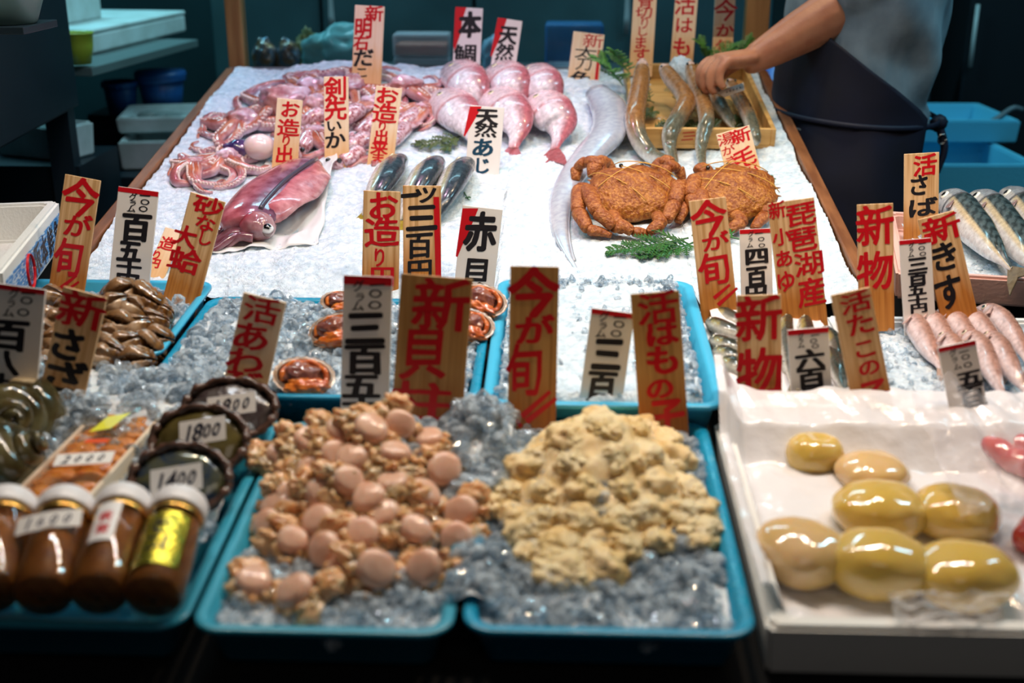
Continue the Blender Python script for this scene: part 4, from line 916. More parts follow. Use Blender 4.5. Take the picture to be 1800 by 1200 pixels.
def copy_thing(o, Mx, label=None, group=None):
    r = o.copy(); COL.objects.link(r); r.matrix_world = Mx
    if label: r['label'] = label
    if group: r['group'] = group
    for ch in o.children:
        c = ch.copy(); COL.objects.link(c); c.parent = r
        for g in ch.children: d = g.copy(); COL.objects.link(d); d.parent = c
    MX[r.name] = Mx.inverted(); return r
def euler(x, y, z): return Matrix.Rotation(z, 4, 'Z')@Matrix.Rotation(y, 4, 'Y')@Matrix.Rotation(x, 4, 'X')
CP = [(212,512,1.1),(256,530,1.35),(203,535,.9),(278,552,.95),(212,566,1.0),(241,578,1.0),(266,568,1.0),(184,594,.95),(222,606,1.05),(256,606,1.1),(200,622,1.),(238,632,1.05),(176,628,.95),(276,588,.9),(160,560,1.),(140,540,1.),
      (94,528,1.05),(84,560,1.05),(74,585,1.),(62,612,1.),(54,636,.95),(104,565,1.),(90,604,1.),(120,545,.9),(70,640,.9),(98,630,.9),(150,600,.95),(228,548,1.)]
def hcl(x, y): return hA(x, y)+.026*g2(x,y,-.585,1.50,.045,.10)+.018*g2(x,y,-.70,1.50,.05,.09)
for i, (a, b, s) in enumerate(CP):
    p = SURF(a, b+4, lambda x, y: hcl(x, y)+.010); Mx = Matrix.Translation(p)@euler(random.uniform(.5,1.3), random.uniform(-.5,.5), random.uniform(2.5,3.8))@Matrix.Scale(s*1.28, 4)
    if i == 0: c0.matrix_world = Mx; MX[c0.name] = Mx.inverted()
    else: copy_thing(c0, Mx)
# ---- ark shells, opened
def ark():
    n, m = 40, 9; V = []; cl = []
    for side in (1, .86):
        for j in range(m):
            for k in range(n):
                a = 2*math.pi*k/n; q = j/(m-1); rr = q*(1+.05*math.cos(2*a)); rib = .0011*abs(math.sin(k*math.pi/2*.98+.3))*q*(side == 1)
                x, y = (.036*side*rr+rib)*math.cos(a), (.030*side*rr+rib)*math.sin(a)+.003*rr; z = -.017*side*(1-q**2.4)+(.0 if side == 1 else .0012)*1
                V.append((x, y, z)); cl.append(lerp((.10,.045,.02), (.42,.26,.16), (k % 2)*.6+.2) if side == 1 else lerp((.80,.62,.52), (.55,.22,.10), 1-q))
    F = []
    for s_ in range(2):
        o = s_*m*n
        for j in range(m-1):
            for k in range(n): f = (o+j*n+k, o+j*n+(k+1)%n, o+(j+1)*n+(k+1)%n, o+(j+1)*n+k); F.append(f if s_ else f[::-1])
    o1, o2 = (m-1)*n, m*n+(m-1)*n
    for k in range(n): F.append((o1+k, o1+(k+1)%n, o2+(k+1)%n, o2+k))
    return np.array(V), F, np.array(cl)
def ark_thing(lab, px, py, h, rx, ry, rz, s, seed, pale=False):
    p = SURF(px, py, lambda x, y: hB(x, y)+h); Mx = Matrix.Translation(p)@euler(rx, ry, rz)@Matrix.Scale(s, 4); t = thing('ark_shell', lab, 'shellfish', m=Mx, group='opened ark shells')
    mk('shell', ark(), M_SHELL, t, local=True)
    a = blob((-.004,.006,-.001), (.024,.015,.012), 4, .28, 2.2, seed, oct=3); mk('dark_flesh', a, mat('purple_brown_flesh', (.16,.05,.045), .1, c2=(.34,.12,.07), nscale=60, coat=.7, sss=.2), t, local=True)
    b = blob((.004,-.013,.001), (.026,.011,.009), 4, .35, 2.6, seed+4, oct=3); mk('orange_flesh', b, mat('orange_flesh', (.72,.20,.03), .12, c2=(.55,.11,.02), nscale=60, coat=.7, sss=.3), t, local=True)
    c = sweep([(math.cos(u)*.027, math.sin(u)*.021+.002, .001+.002*math.sin(u*7)) for u in np.linspace(-.5, 3.4, 30)], .0035, n=8); mk('mantle_edge', c, mat('orange_flesh'), t, local=True)
ark_thing('opened ark shell alone at the front, orange foot hanging over its edge', 535,664,.026, .62,.10,.35, 1.0, 3)
ark_thing('opened ark shell with a ribbed rim, left of the bold white tag', 592,583,.024, .55,-.15,-.1, 1.05, 8)
ark_thing('small opened ark shell at the back rim of the dark blue tray', 604,533,.016, .45,.1,.3, .85, 13)
ark_thing('opened orange ark shell at the right, under the two character white tag', 846,530,.030, .55,.25,-.3, .95, 19)
ark_thing('opened ark shell at the right, half behind the wide dark tag', 822,572,.022, .5,.2,-.2, .95, 27)
# ---- scallops with their frills
M_SCAL = mat('scallop_muscle', (.84,.55,.42), .18, c2=(.72,.40,.27), nscale=50, sss=.45, sssr=(.012,.006,.004), coat=.25, bump=(300,.1,(1,1,.05)))
M_FRILL = mat('scallop_frill', (.80,.50,.29), .2, c2=(.64,.31,.12), nscale=50, sss=.6, sssr=(.012,.007,.004), coat=.4, bump=(120,.2))
prof = [(0,-.009),(.010,-.009),(.0145,-.0075),(.0168,-.0035),(.0172,0),(.0168,.004),(.0145,.0078),(.010,.0092),(0,.0096)]
SCP = [(596,762,1.05),(651,754,1.1),(649,876,1.05),(495,801,1.05),(812,899,1.1),(804,946,1.0),(749,997,1.1),(659,1000,1.15),(730,931,1.0),(694,797,1.0),(780,825,1.1),(510,872,.95),(565,868,1.05),(520,1040,1.1),(446,1022,1.0),
       (636,938,1.05),(514,950,.95),(702,745,1.05),(753,772,1.0),(549,829,1.),(620,806,1.),(745,868,1.05),(561,915,1.),(612,845,1.0),(690,850,1.),(470,920,.95),(573,966,1.05),(485,892,1.),(540,775,1.0),(675,905,1.),(600,1000,.9),(590,800,1.)]
def hS(x, y): return F1s(x, y)+.010
ring0 = None
for i, (a, b, s) in enumerate(SCP):
    p = SURF(a, b, lambda x, y: hS(x, y)+.008); rx, ry, rz = random.uniform(.1,1.15), random.uniform(-.7,.7), random.uniform(0,6)
    Mx = Matrix.Translation(p)@euler(rx, ry, 0)@Matrix.Scale(s, 4)
    t = thing('scallop', 'peach coloured scallop with its frill in the heap on the ice', 'scallop', m=Mx, group='shelled scallops in the heap')
    V, F = lathe(prof, 26, 1.0, random.uniform(.86,1.05)); V = np.array([v*(1+.07*nz(v, 70, i*3.)) for v in V]); mk('muscle', (V, F), M_SCAL, t, local=True)
    fr = []
    for k in range(4):
        aa = random.uniform(2.6, 6.8) if k < 3 else random.uniform(0, 6); rr = random.uniform(.015,.026)
        fr.append(blob((math.cos(aa)*rr, math.sin(aa)*rr, -.010+random.uniform(-.004,.004)), (random.uniform(.012,.019), random.uniform(.009,.014), random.uniform(.007,.011)), 4, .36, 1.9, i*5.+k*9, oct=3))
    pth = [(math.cos(u)*(.0195+.003*math.sin(u*5+i)), math.sin(u)*(.0195+.003*math.cos(u*4)), -.004+.004*math.sin(u*9+i)) for u in np.linspace(2.4, 6.6, 46)]
    sw = sweep(pth, [.0042+.0022*math.sin(q*1.9+i) for q in range(46)], n=8); sw = (np.array([v+.0035*np.array((nz(v,160,1),nz(v,160,5),nz(v,160,9))) for v in sw[0]]), sw[1])
    mk('frill', join(*fr, sw), M_FRILL, t, local=True)
# ---- heap of eel roe
M_ROE = mat('pale_roe', (.88,.70,.42), .42, c2=(.80,.54,.22), nscale=28, sss=.35, sssr=(.008,.006,.003), bump=(420,.35), coat=.1)
def hR(x, y): return pz(T1, y)-.014+.004*0+.070*g2(x,y,.05,1.165,.085,.095)
RP = [(1060,745),(1000,762),(1120,748),(950,800),(1010,806),(1075,800),(1135,792),(1180,795),(905,840),(960,856),(1025,850),(1090,850),(1150,845),(1205,850),(900,890),(955,905),(1020,900),(1085,905),(1140,895),(1195,895),(1232,890),(925,925),
      (985,950),(1045,955),(1105,950),(1160,945),(1225,940),(1240,925),(960,975),(1005,990),(1060,985),(1020,1010),(940,960),(1130,735),(1050,730),(880,865),(1170,770),(930,815),(1215,915),(985,1000)]
parts = []
for i in range(110):
    a, b = RP[i % len(RP)]; a += random.uniform(-18,18)*(i >= len(RP)); b += random.uniform(-14,14)*(i >= len(RP))
    s = random.uniform(.75,1.3)*(1 if i < len(RP) else .62); p = SURF(a, b, lambda x, y: hR(x, y)+(.008 if i < len(RP) else .014))
    parts.append(blob(p-np.array((0,0,.006)), (.021*s, .017*s, .0135*s), 4, .36, 1.7, i*7.3, euler(0,0,random.uniform(0,3)), 4))
gx, gy = np.meshgrid(np.linspace(-.05,.15,60), np.linspace(.97,1.29,80)); core = np.array([(x, y, hR(x, y)+.010*max(0, 1-((x-.05)/.10)**2-((y-1.14)/.16)**2)**.5+.008*fbm((x,y,0), 60, 3, 3)-.012*(((x-.05)/.10)**2+((y-1.14)/.16)**2 > .8)) for x, y in zip(gx.ravel(), gy.ravel())])
parts.append((core, [(j*60+i, j*60+i+1, (j+1)*60+i+1, (j+1)*60+i) for j in range(79) for i in range(59) if ((core[j*60+i][0]-.05)/.095)**2+((core[j*60+i][1]-1.15)/.135)**2 < 1]))
o = mk('eel_roe_heap', join(*parts), M_ROE); tag(o, 'crumbly heap of pale yellow eel roe on the ice of the front tray', 'roe', kind='stuff')
# ---- glossy yellow sacs in the foam box
def hY(x, y): return pz(T1, y)-.036
M_Y1 = mat('yellow_sac', (.66,.44,.085), .10, c2=(.70,.50,.17), nscale=14, sss=.45, sssr=(.014,.008,.002), coat=1, bump=(40,.06))
M_Y2 = mat('peach_sac', (.74,.50,.27), .10, c2=(.70,.48,.18), nscale=14, sss=.45, sssr=(.014,.008,.003), coat=1, bump=(40,.06))
YS = (('small yellow sac at the back left of the white box, with a dented top', 1432,796,.029,.026,.019,M_Y1,2,.5), ('flat peach coloured sac second from the back in the white box', 1533,828,.036,.034,.016,M_Y2,5,.2),
      ('yellow sac in the middle of the white box, touching the peach one', 1545,896,.043,.038,.023,M_Y1,9,.1), ('yellow sac at the right of the white box, behind the front right one', 1680,902,.040,.036,.022,M_Y1,14,-.3),
      ('rounded sac at the front left of the white box', 1406,970,.037,.042,.024,M_Y2,21,.4), ('yellow sac in the front middle of the white box', 1544,992,.043,.037,.026,M_Y1,26,-.1), ('yellow sac at the front right of the white box', 1694,1012,.043,.037,.025,M_Y1,33,.1))
for lab, a, b, rx, ry, rz, m, sd, ro in YS:
    rx, ry, rz = rx*1.13, ry*1.12, rz*1.2; p = P(a, b, (T1[0], T1[1]-.034+rz*.9, T1[2])); V, F = ico(5); V = np.array([np.sign(v)*np.abs(v)**.88 for v in V]); d = np.array([1+.07*fbm(v, 1.1, sd, 2) for v in V])
    V = V*d[:,None]*np.array((rx, ry, rz)); V[:,2] = np.maximum(V[:,2], -rz*.82); V[:,2] -= .12*rz*np.exp(-((V[:,0]-rx*.2)**2+(V[:,1])**2)/(rx*.35)**2)*(sd == 2)*3
    Rm = np.array(Matrix.Rotation(ro, 3, 'Z')); o = mk('yellow_sac', (V@Rm.T+p, F), m); tag(o, lab, 'fish sac', 'glossy sacs in the white box')
M_RS = mat('red_roe_sac', (.52,.035,.045), .14, c2=(.60,.09,.06), nscale=40, sss=.35, sssr=(.01,.003,.002), coat=.9, bump=(120,.08))
for lab, a, b, L, r, an in (('leftmost red roe sac at the right edge, under the film', 1752,800,.060,.0150,1.1), ('red roe sac standing beside the leftmost one', 1786,790,.058,.0155,1.0), ('thick red roe sac cut by the right edge of the picture', 1808,826,.07,.018,.9), ('bright red roe sac low at the right edge, apart from the others', 1812,938,.06,.018,2.2)):
    p = P(a, b, (T1[0], T1[1]-.015, T1[2])); d = np.array((-math.cos(an), math.sin(an)*1, .06))*.5*L; pt = catmull([p-d, p+np.array((.004,0,.005)), p+d], 18); u = np.linspace(0,1,18)
    o = mk('red_roe_sac', sweep(pt, np.interp(u, (0,.05,.15,.5,.85,.95,1), (.2,.6,.88,1,.86,.6,.2))*r, n=16), M_RS); tag(o, lab, 'roe', 'red roe sacs')
# ---- plastic liner and films
def crease(x, y, k): return .007*fbm((x*9, y*6, k), 1.0, k, 3)+.004*abs(nz((x*26+y*14, y*10, k), 1.0))
M_LINER = mat('milky_plastic_liner', (.92,.90,.92), .12, film=.84, coat=.6, bump=(26,1.))
def linf(u, v, p):
    y = p[1]; x = p[0]; back = max(0, (y-1.243)/.036); b2 = max(0, (y-1.285)/.05); z = pz(T1, y)-.030+1.3*crease(x, y, 3)
    e = max(0, (.222-x)/.022); z += .040*min(1, e)**1.5; z += .038*min(1, back)**1.2+.016*min(1, b2)
    if y < .945: z += .02*min(1, (.945-y)/.015)
    return (x, y, z+(.006*abs(nz((x*20, y*8, 1))) if back > 0 else 0))
VF = sheet(((.190,1.338,0),(.59,1.338,0),(.59,.936,0),(.190,.936,0)), 130, 120, linf)
tag(mk('plastic_liner', VF, M_LINER), 'crinkled white plastic liner under the yellow sacs, drawn up over the boxes behind', 'plastic sheet')
def flap(u, v, p):
    return (p[0]+.003*nz((u*7,v*5,0)), p[1]+.005*nz((u*9,v*3,5)), p[2]+.007*nz((u*5, v*4, 2))+.003*nz((u*17, v*9, 2)))
q = lambda a, b, h: P(a, b, T1, h)
VF = sheet((q(1560,1040,.012), q(1775,1042,.014), q(1750,1092,.006), q(1575,1090,.006)), 40, 14, flap)
tag(mk('plastic_film', VF, mat('clear_edge_film', (.92,.93,.96), .08, film=.22)), 'clear film edge hanging over the front rim of the white foam box', 'plastic sheet')
def tent(u, v, p):  # tall fold separating the red roe
    return (p[0]+.006*nz((u*3,v*4,8)), p[1], p[2]+.022*math.exp(-((u-.30-.1*v)/.10)**2)*(1-v*.3)+.008*fbm((u*6, v*5, 3), 1, 2))
VF = sheet((q(1600,690,.07), q(1830,690,.085), q(1850,900,.022), q(1690,905,.016)), 60, 60, tent)
tag(mk('plastic_film', VF, M_FILM), 'clear plastic film with a sharp fold drawn over the red roe and the covered tag', 'plastic sheet')
# paper lining of the ayu box
def lin2(u, v, p): return (p[0], p[1], p[2]+.006*fbm((u*5, v*5, 2), 1, 7)+.012*max(0, v*0+u*0))
PAY = [np.array((x, y, pz(PLY, y)+dz)) for x, y, dz in ((.217,1.628,.018),(.366,1.628,.018),(.366,1.328,-.004),(.217,1.328,-.004))]
tag(mk('lining_paper', sheet(PAY, 30, 40, lin2), mat('wet_lining_paper', (.78,.74,.76), .4)), 'wet white paper lining the ayu box', 'paper sheet')

# ---- abalone
def abalone(lab, px, py, rx, ry, tilt, rz, h, iri, seed):
    p = P(px, py, T1, h); Mx = Matrix.Translation(p)@euler(tilt, 0, rz); t = thing('abalone', lab, 'abalone', m=Mx, group='priced abalones')
    prf = [(.0,-.018),(.4,-.017),(.75,-.012),(.95,-.003),(1.0,.003),(.96,.006),(.90,.002)]; V, F = lathe([(r, z) for r, z in prf], 48, rx, ry)
    V = np.array([(v[0], v[1], v[2]+.0025*math.sin(math.atan2(v[1]/ry, v[0]/rx)*9+seed)*(abs(v[0]/rx)**2+abs(v[1]/ry)**2)) for v in V]); mk('shell', (V, F), mat('abalone_shell', (.060,.026,.014), .3, c2=(.16,.07,.035), nscale=50, bump=(60,.5), coat=.3), t, local=True)
    ring = [(math.cos(u)*rx*.93, math.sin(u)*ry*.93, .005+.002*math.sin(u*11)) for u in np.linspace(0, 6.2832, 60)]; sw = sweep(ring, [.0045+.0015*math.sin(k*1.7) for k in range(60)], n=8); mk('frilled_edge', sw, mat('dark_frill', (.045,.022,.014), .25, c2=(.14,.07,.05), nscale=120, coat=.5), t, local=True)
    B = blob((0,0,-.002), (rx*.88, ry*.88, .013), 4, .06, 2, seed)
    mk('foot', B, iri, t, local=True)
    return t, Mx
M_FOOT = mat('dark_olive_flesh', (.055,.042,.012), .14, c2=(.11,.085,.025), nscale=40, coat=.8, bump=(70,.2))
M_FOOT2 = mat('grey_brown_flesh', (.09,.075,.07), .2, c2=(.045,.03,.03), nscale=90, coat=.5, bump=(90,.4))
M_IRI = mat('iridescent_nacre', (.03,.06,.12), .12, c2=(.20,.19,.07), nscale=32, coat=1, bump=(45,.3), metal=.35, distort=1.5)
ABL = [abalone('abalone farthest back, its slip cut off by the one in front', 405,722,.058,.040,.75,-.05,.030,M_FOOT2,1.), abalone('olive abalone in the middle of the three', 352,776,.058,.043,.75,-.1,.026,M_FOOT,3.), abalone('abalone in front with blue iridescent shell, by the jar lids', 318,846,.056,.042,.75,-.05,.022,M_IRI,5.)]
# ---- price slips
def slip(lab, px, py, wpx, hpx, h, tilt, rot, txt, pl=T1, at=None, bend=.0):
    p = P(px, py, pl, h); sc = scale_at(p); w_, hh = wpx/sc, hpx/sc/.82; Mx = Matrix.Translation(p)@Matrix.Rotation(tilt, 4, 'X')@Matrix.Rotation(rot, 4, 'Z'); t = thing('price_slip', lab, 'price slip', m=Mx)
    V = []; nx = 10
    for s_ in (.0004, 0):
        for i in range(nx+1):
            u = i/nx-.5
            for v in (-.5,.5): V.append((u*w_+.06*v*hh, v*hh, s_+bend*(u*u*4)))
    F = []; k = 2*(nx+1)
    for i in range(nx): F += [(2*i, 2*i+2, 2*i+3, 2*i+1), (k+2*i, k+2*i+1, k+2*i+3, k+2*i+2), (2*i, k+2*i, k+2*i+2, 2*i+2), (2*i+1, 2*i+3, k+2*i+3, k+2*i+1)]
    F += [(0,1,k+1,k),(2*nx,k+2*nx,k+2*nx+1,2*nx+1)]
    mk('slip', (np.array(V), F), M_SLIP, t, False, local=True)
    it = []; x = -.30*w_
    for ch in txt:
        q = .85 if ch in '18/42' else .66; it.append((ch, x, -.02*hh if q > .6 else -.08*hh, hh*.95*q, hh*1.05*q, 0, .02)); x += w_*(.20 if q > .6 else .15)
    G = letters(it, 0, 3., slant=.35); V = np.array([(v[0], v[2], .0008+bend*(2*v[0]/w_)**2) for v in G[0]]); mk('ink_numbers', (V, [f[::-1] if False else f for f in G[1]]), M_INK, t, False, local=True)
    return t
slip('white slip reading 1800 on the abalone farthest back', 407,711,86,30, .053,.95,.16,'1800')
slip('white slip reading 1800 on the middle olive abalone', 356,757,82,36, .048,.95,.18,'1800')
slip('white slip reading 1400 on the iridescent abalone in front', 310,842,92,38, .042,.95,.18,'1400')
# ---- sea urchin box
q0, q1, q2, q3 = P(168,702,T1,.020), P(293,706,T1,.020), P(172,882,T1,.020), P(34,872,T1,.020)
ux = unit(q2-q3); uy = unit((q0-q3)-ux*np.dot(q0-q3, ux)); uz = np.cross(ux, uy); bw = np.linalg.norm(q2-q3)*.98; bl = (np.linalg.norm(q0-q3)+np.linalg.norm(q1-q2))/2
Mu = frame((q0+q1+q2+q3)/4-uz*.022, ux, uy, uz); M_UBOX = mat('thin_white_wood', (.82,.70,.55), .5, c2=(.72,.56,.38), nscale=3, nstretch=(20,1,20))
t = thing('sea_urchin_box', 'open thin wooden box packed with orange sea urchin', 'box', m=Mu)
mk('box_floor', box(-bw/2, bw/2, -bl/2, bl/2, -.002, .001), M_UBOX, t, False, local=True)
for b in ((-bw/2,-bw/2+.005,-bl/2,bl/2),(bw/2-.005,bw/2,-bl/2,bl/2),(-bw/2,bw/2,-bl/2,-bl/2+.005),(-bw/2,bw/2,bl/2-.005,bl/2)): mk('box_side', box(*b, .001, .022, .0006, 1), M_UBOX, t, False, local=True)
M_UNI = mat('sea_urchin_lobe', (.74,.27,.025), .25, c2=(.58,.16,.012), nscale=90, sss=.35, sssr=(.008,.003,.001), bump=(350,.5), coat=.25)
nr = 11
for cidx in range(2):
    for k in range(nr):
        x = (cidx-.5)*(bw-.012)*.5; y = -bl/2+.012+(bl-.024)*(k+.5)/nr; lp = Mu@Vector((x, y, .013+random.uniform(0,.003)))
        B = blob((0,0,0), ((bw-.012)*.27, (bl-.02)/nr*.62, .008), 4, .12, 2.2, cidx*31+k*3., oct=3); B = (np.array([v*(1+.0*0) for v in B[0]]), B[1])
        Mq = Matrix.Translation(lp)@Mu.to_3x3().to_4x4()@euler(random.uniform(-.15,.15), random.uniform(-.1,.1), random.uniform(-.14,.14)); V = xf(B, Mq); tag(mk('sea_urchin_lobe', V, M_UNI), 'orange sea urchin lobe packed crosswise in the wooden box', 'sea urchin', 'sea urchin lobes in the wooden box')
FV = sheet([Mu@Vector(v) for v in ((-bw/2,bl/2,.030),(bw/2,bl/2,.030),(bw/2,-bl/2,.030),(-bw/2,-bl/2,.030))], 20, 24, lambda u, v, p: (p[0], p[1], p[2]+.003*fbm((u*5, v*7, 1), 1, 3)))
tag(mk('plastic_wrap', FV, mat('wrap_film', (.6,.5,.3), .05, film=.02)), 'clear wrap stretched over the sea urchin box', 'plastic sheet')
LB = [Mu@Vector(v) for v in ((-.010,bl*.22,.0325),(.012,bl*.28,.0325),(.006,bl*.10,.0325),(-.014,bl*.05,.0325))]
tag(mk('yellow_highlight', (np.array([list(v) for v in LB]), [(0,3,2,1)]), mat('yellow_green_highlight', (.75,.72,.06), .25), smooth=False), 'small painted yellow highlight on the wrap of the sea urchin box', 'sticker')  # yellow sheen of the wrap put in as a coloured patch
LB = [Mu@Vector(v) for v in ((-.008,-bl*.02,.0326),(.016,.0,.0326),(.016,-bl*.045,.0326),(-.008,-bl*.06,.0326))]
o = mk('red_sticker', (np.array([list(v) for v in LB]), [(0,3,2,1)]), mat('red_sticker', (.75,.10,.03), .35), smooth=False); tag(o, 'small red sticker above the slip on the sea urchin box', 'sticker')
slip('white slip reading 2000 on the sea urchin box', 148,806,100,26, .038,.25,.12,'2000')
# ---- jars of sea urchin paste lying in the tray
def jar(lab, bot, top, lab_kind, hb=.026, ht=.046):
    a, b = P(*bot, T1, hb), P(*top, T1, ht); z = unit(b-a); x = unit(np.cross((0,0,1), z))*1; x = unit(np.cross(z, np.cross(x, z))); y = np.cross(z, x); Lj = np.linalg.norm(b-a); t = thing('sea_urchin_jar', lab, 'jar', m=frame(a, x, y, z), group='jars of sea urchin paste')
    r = .0262; c = Lj-.020
    mk('paste', lathe([(0,.003),(r*.86,.003),(r*.90,.008),(r*.90,c-.014),(0,c-.012)], 30), mat('brown_orange_paste', (.20,.060,.010), .4, c2=(.36,.13,.02), nscale=70), t, local=True)
    mk('glass', lathe([(0,0),(r*.88,0),(r,.006),(r,c-.018),(r*.92,c-.006),(r*.86,c),(r*.82,c),(r*.88,c-.008),(r*.94,c-.02),(r*.94,.006),(0,.002)], 36), mat('jar_glass', (1,.97,.93), .03, trans=1, ior=1.45), t, local=True)
    mk('lid', lathe([(0,c-.004),(r*1.02,c-.004),(r*1.05,c-.002),(r*1.05,c+.014),(r*1.0,c+.017),(r*.9,c+.018),(0,c+.018)], 40), mat('white_jar_lid', (.80,.78,.80), .35), t, local=True)
    mk('gold_band', lathe([(r*1.005,c-.016),(r*1.01,c-.016),(r*1.0,c-.005),(r*.98,c-.005)], 36), mat('gold_foil', (.75,.45,.10), .25, metal=.9, c2=(.55,.25,.06), nscale=120), t, local=True)
    # wrap-round label: patch of cylinder on the upper side
    if lab_kind:
        ang0, ang1, z0, z1, m_ = {'gold': (-1.0,.85,.018,c-.022,mat('gold_label', (.62,.52,.05), .22, metal=.8, c2=(.30,.32,.04), nscale=90, bump=(150,.3))), 'white': (-.62,.28,.045,c-.012,mat('white_jar_label', (.82,.80,.80), .4))}[lab_kind]
        def cyl(an, zz, rr): an = an+math.pi/2; return (rr*math.cos(an), rr*math.sin(an), zz)
        up = Mvec = None
        V = []; n = 14
        for i in range(n+1):
            an = ang0+(ang1-ang0)*i/n
            for zz in (z0, z1): V.append(cyl(an, zz, r*1.012))
        lo = mk('label', (np.array(V), [(2*i, 2*i+2, 2*i+3, 2*i+1) for i in range(n)]), m_, t, local=True); MX[lo.name] = MX[t.name]
        its = [('う',0,.026,.020,.022,0,.05),('に',0,.004,.020,.022,0,.05)] if lab_kind == 'gold' else [('海',0,.018,.012,.014,0,.04),('栗',0,.001,.012,.014,0,.04)]
        G = letters(its, 0, 2.); zc = (z0+z1)/2-.012; ac = (ang0+ang1)/2; V = np.array([cyl(ac-v[0]/r, zc+v[2], r*1.02) for v in G[0]]); mk('label_writing', (V, G[1]), M_BLK if lab_kind == 'gold' else M_RED, lo, False, local=True)
jar('jar with a gold label, rightmost of the row at the front left', (268,1052), (318,884), 'gold')
jar('jar with a small white label, second from the right in the row', (172,1048), (222,880), 'white')
jar('jar without a label, carrying the slanted price slip', (75,1050), (120,884), None)
jar('jar cut by the left edge of the picture', (-20,1046), (18,884), None)
slip('slanted white slip with blue numbers across the jar shoulders', 84,914,112,30, .064,.45,.22,'1600', bend=-.004)
# ---- turban shells at the left edge
def turban(lab, px, py, h, s, e, sd):
    p = P(px, py, T1, h); Mx = Matrix.Translation(p)@euler(*e)@Matrix.Scale(s, 4); t = thing('turban_shell', lab, 'shellfish', m=Mx, group='turban shells at the left edge')
    pth = []; rr = []
    for k in range(70):
        u = k/69; a = u*3.2*2*math.pi; R_ = .004+.022*u**1.3; pth.append((R_*math.cos(a), R_*math.sin(a), .045-.050*u**1.15)); rr.append(.003+.022*u**1.4)
    S_ = sweep(pth, rr, n=18, colf=lambda s_, c, q: lerp((.045,.040,.016), (.15,.135,.065), .5+.5*math.sin(s_*60+c*3))); V = np.array([v*(1+.05*fbm(v, 60, sd)) for v in S_[0]]); mk('shell', (V, S_[1], S_[2]), M_SHELL, t, local=True)
    e_ = pth[-1]; mk('operculum', blob((e_[0]-.0, e_[1]+.012, e_[2]), (.016,.006,.016), 3, .05, 2, sd), mat('operculum', (.45,.33,.18), .35, c2=(.25,.18,.10), nscale=60), t, local=True)
turban('greenish turban shell at the left edge, beside the clear ice', 20,742,.022, 1.25,(1.1,.3,.4), 1)
turban('dark turban shell at the left edge above the jar lids', 8,815,.016, 1.2,(.9,-.4,2.0), 6)

# ---- green sprigs
def sprig(lab, pts, n, ln, pl=S, h=.006, seed=0, name='cypress_sprig', m=None, droop=0., width=.0011):
    rr = random.Random(seed); p = np.array([PS(a, b, c) if pl is S else P(a, b, pl, c) for a, b, c in pts]); p = catmull(p, n*2); parts = [sweep(p, np.linspace(.0016,.0007,len(p)), n=5)]
    N_ = np.array((0,-.35,.95))
    for i in range(2, len(p)-1):
        T = unit(p[i]-p[i-1]); s_ = unit(np.cross(N_, T))
        for sg in (-1, 1):
            L = ln*(1-.75*i/len(p))*rr.uniform(.7,1.15); d = unit(T*.75+s_*sg*rr.uniform(.6,1.0)+N_*rr.uniform(-.1,.3)); q0 = p[i]; q1 = q0+d*L+np.array((0,0,-droop*L)); br = catmull([q0, q0+d*L*.55+N_*.002, q1], 6); parts.append(sweep(br, [.0012,.0013,.0013,.0011,.0009,.0004], [.0014,.0016,.0016,.0014,.0010,.0004], up=N_, n=5))
            for k in (1, 2, 3, 4):
                for g in (-1, 1):
                    ss = unit(np.cross(N_, d)); e = br[k]+unit(d*.7+ss*g*.8)*L*(.42-.06*k); parts.append(sweep([br[k], (br[k]+e)/2, e], [.0009,.0010,.0003], [.0012,.0014,.0004], up=N_, n=4))
    return tag(mk(name, join(*parts), m or M_LEAF, smooth=False), lab, 'leaf sprig')
M_LEAFD = mat('dark_leaf', (.035,.070,.012), .4, c2=(.075,.11,.02), nscale=50)
M_LEAFB = mat('bright_leaf', (.012,.085,.014), .35, c2=(.032,.15,.02), nscale=50)
sprig('dark green cypress sprig on the ice left of the front sea bream', ((815,238,.012),(785,246,.014),(752,254,.010),(728,252,.006)), 7, .040, seed=1, m=M_LEAFD)
sprig('second dark sprig drooping below the left sea bream', ((806,240,.012),(790,252,.012),(782,266,.008)), 5, .030, seed=2, m=M_LEAFD)
sprig('tiny green leaf alone on the ice above the red cornered tag', ((816,338,.004),(820,345,.004),(825,352,.004)), 2, .012, seed=3, m=M_LEAFB)
sprig('long bright green sprig on the ice pointing left under the whole crab', ((1210,418,.014),(1160,428,.012),(1110,436,.010),(1066,441,.006)), 10, .045, seed=4, m=M_LEAFB)
sprig('bright green sprig below the crab, its tip pointing down left', ((1225,424,.012),(1190,436,.010),(1150,444,.008),(1118,454,.004)), 8, .035, seed=5, m=M_LEAFB)
sprig('dark green sprig beside the pine tag under the second crab', ((1300,420,.012),(1260,412,.014),(1225,420,.010)), 7, .04, seed=6, m=M_LEAFB)
sprig('small bright sprig at the right of the second crab', ((1318,298,.02),(1340,308,.018),(1362,318,.010)), 5, .022, seed=7, m=M_LEAFB)
sprig('small bright sprig among the legs behind the second crab', ((1270,300,.05),(1292,296,.05),(1308,302,.04)), 4, .02, seed=8, m=M_LEAFB)
sprig('bushy green sprig at the left end of the eel crate', ((1095,150,.02),(1080,130,.05),(1062,112,.075),(1050,100,.08)), 8, .06, seed=9)
sprig('green sprig behind the leftmost eel tag', ((1108,130,.03),(1090,108,.07),(1078,88,.10)), 7, .055, seed=10)
sprig('green sprig at the back right of the eel crate by the post', ((1258,128,.03),(1275,96,.07),(1298,80,.09)), 8, .055, seed=11)
sprig('second green sprig at the back right, next to the forearm', ((1290,125,.03),(1308,92,.07),(1322,66,.10)), 7, .05, seed=12)
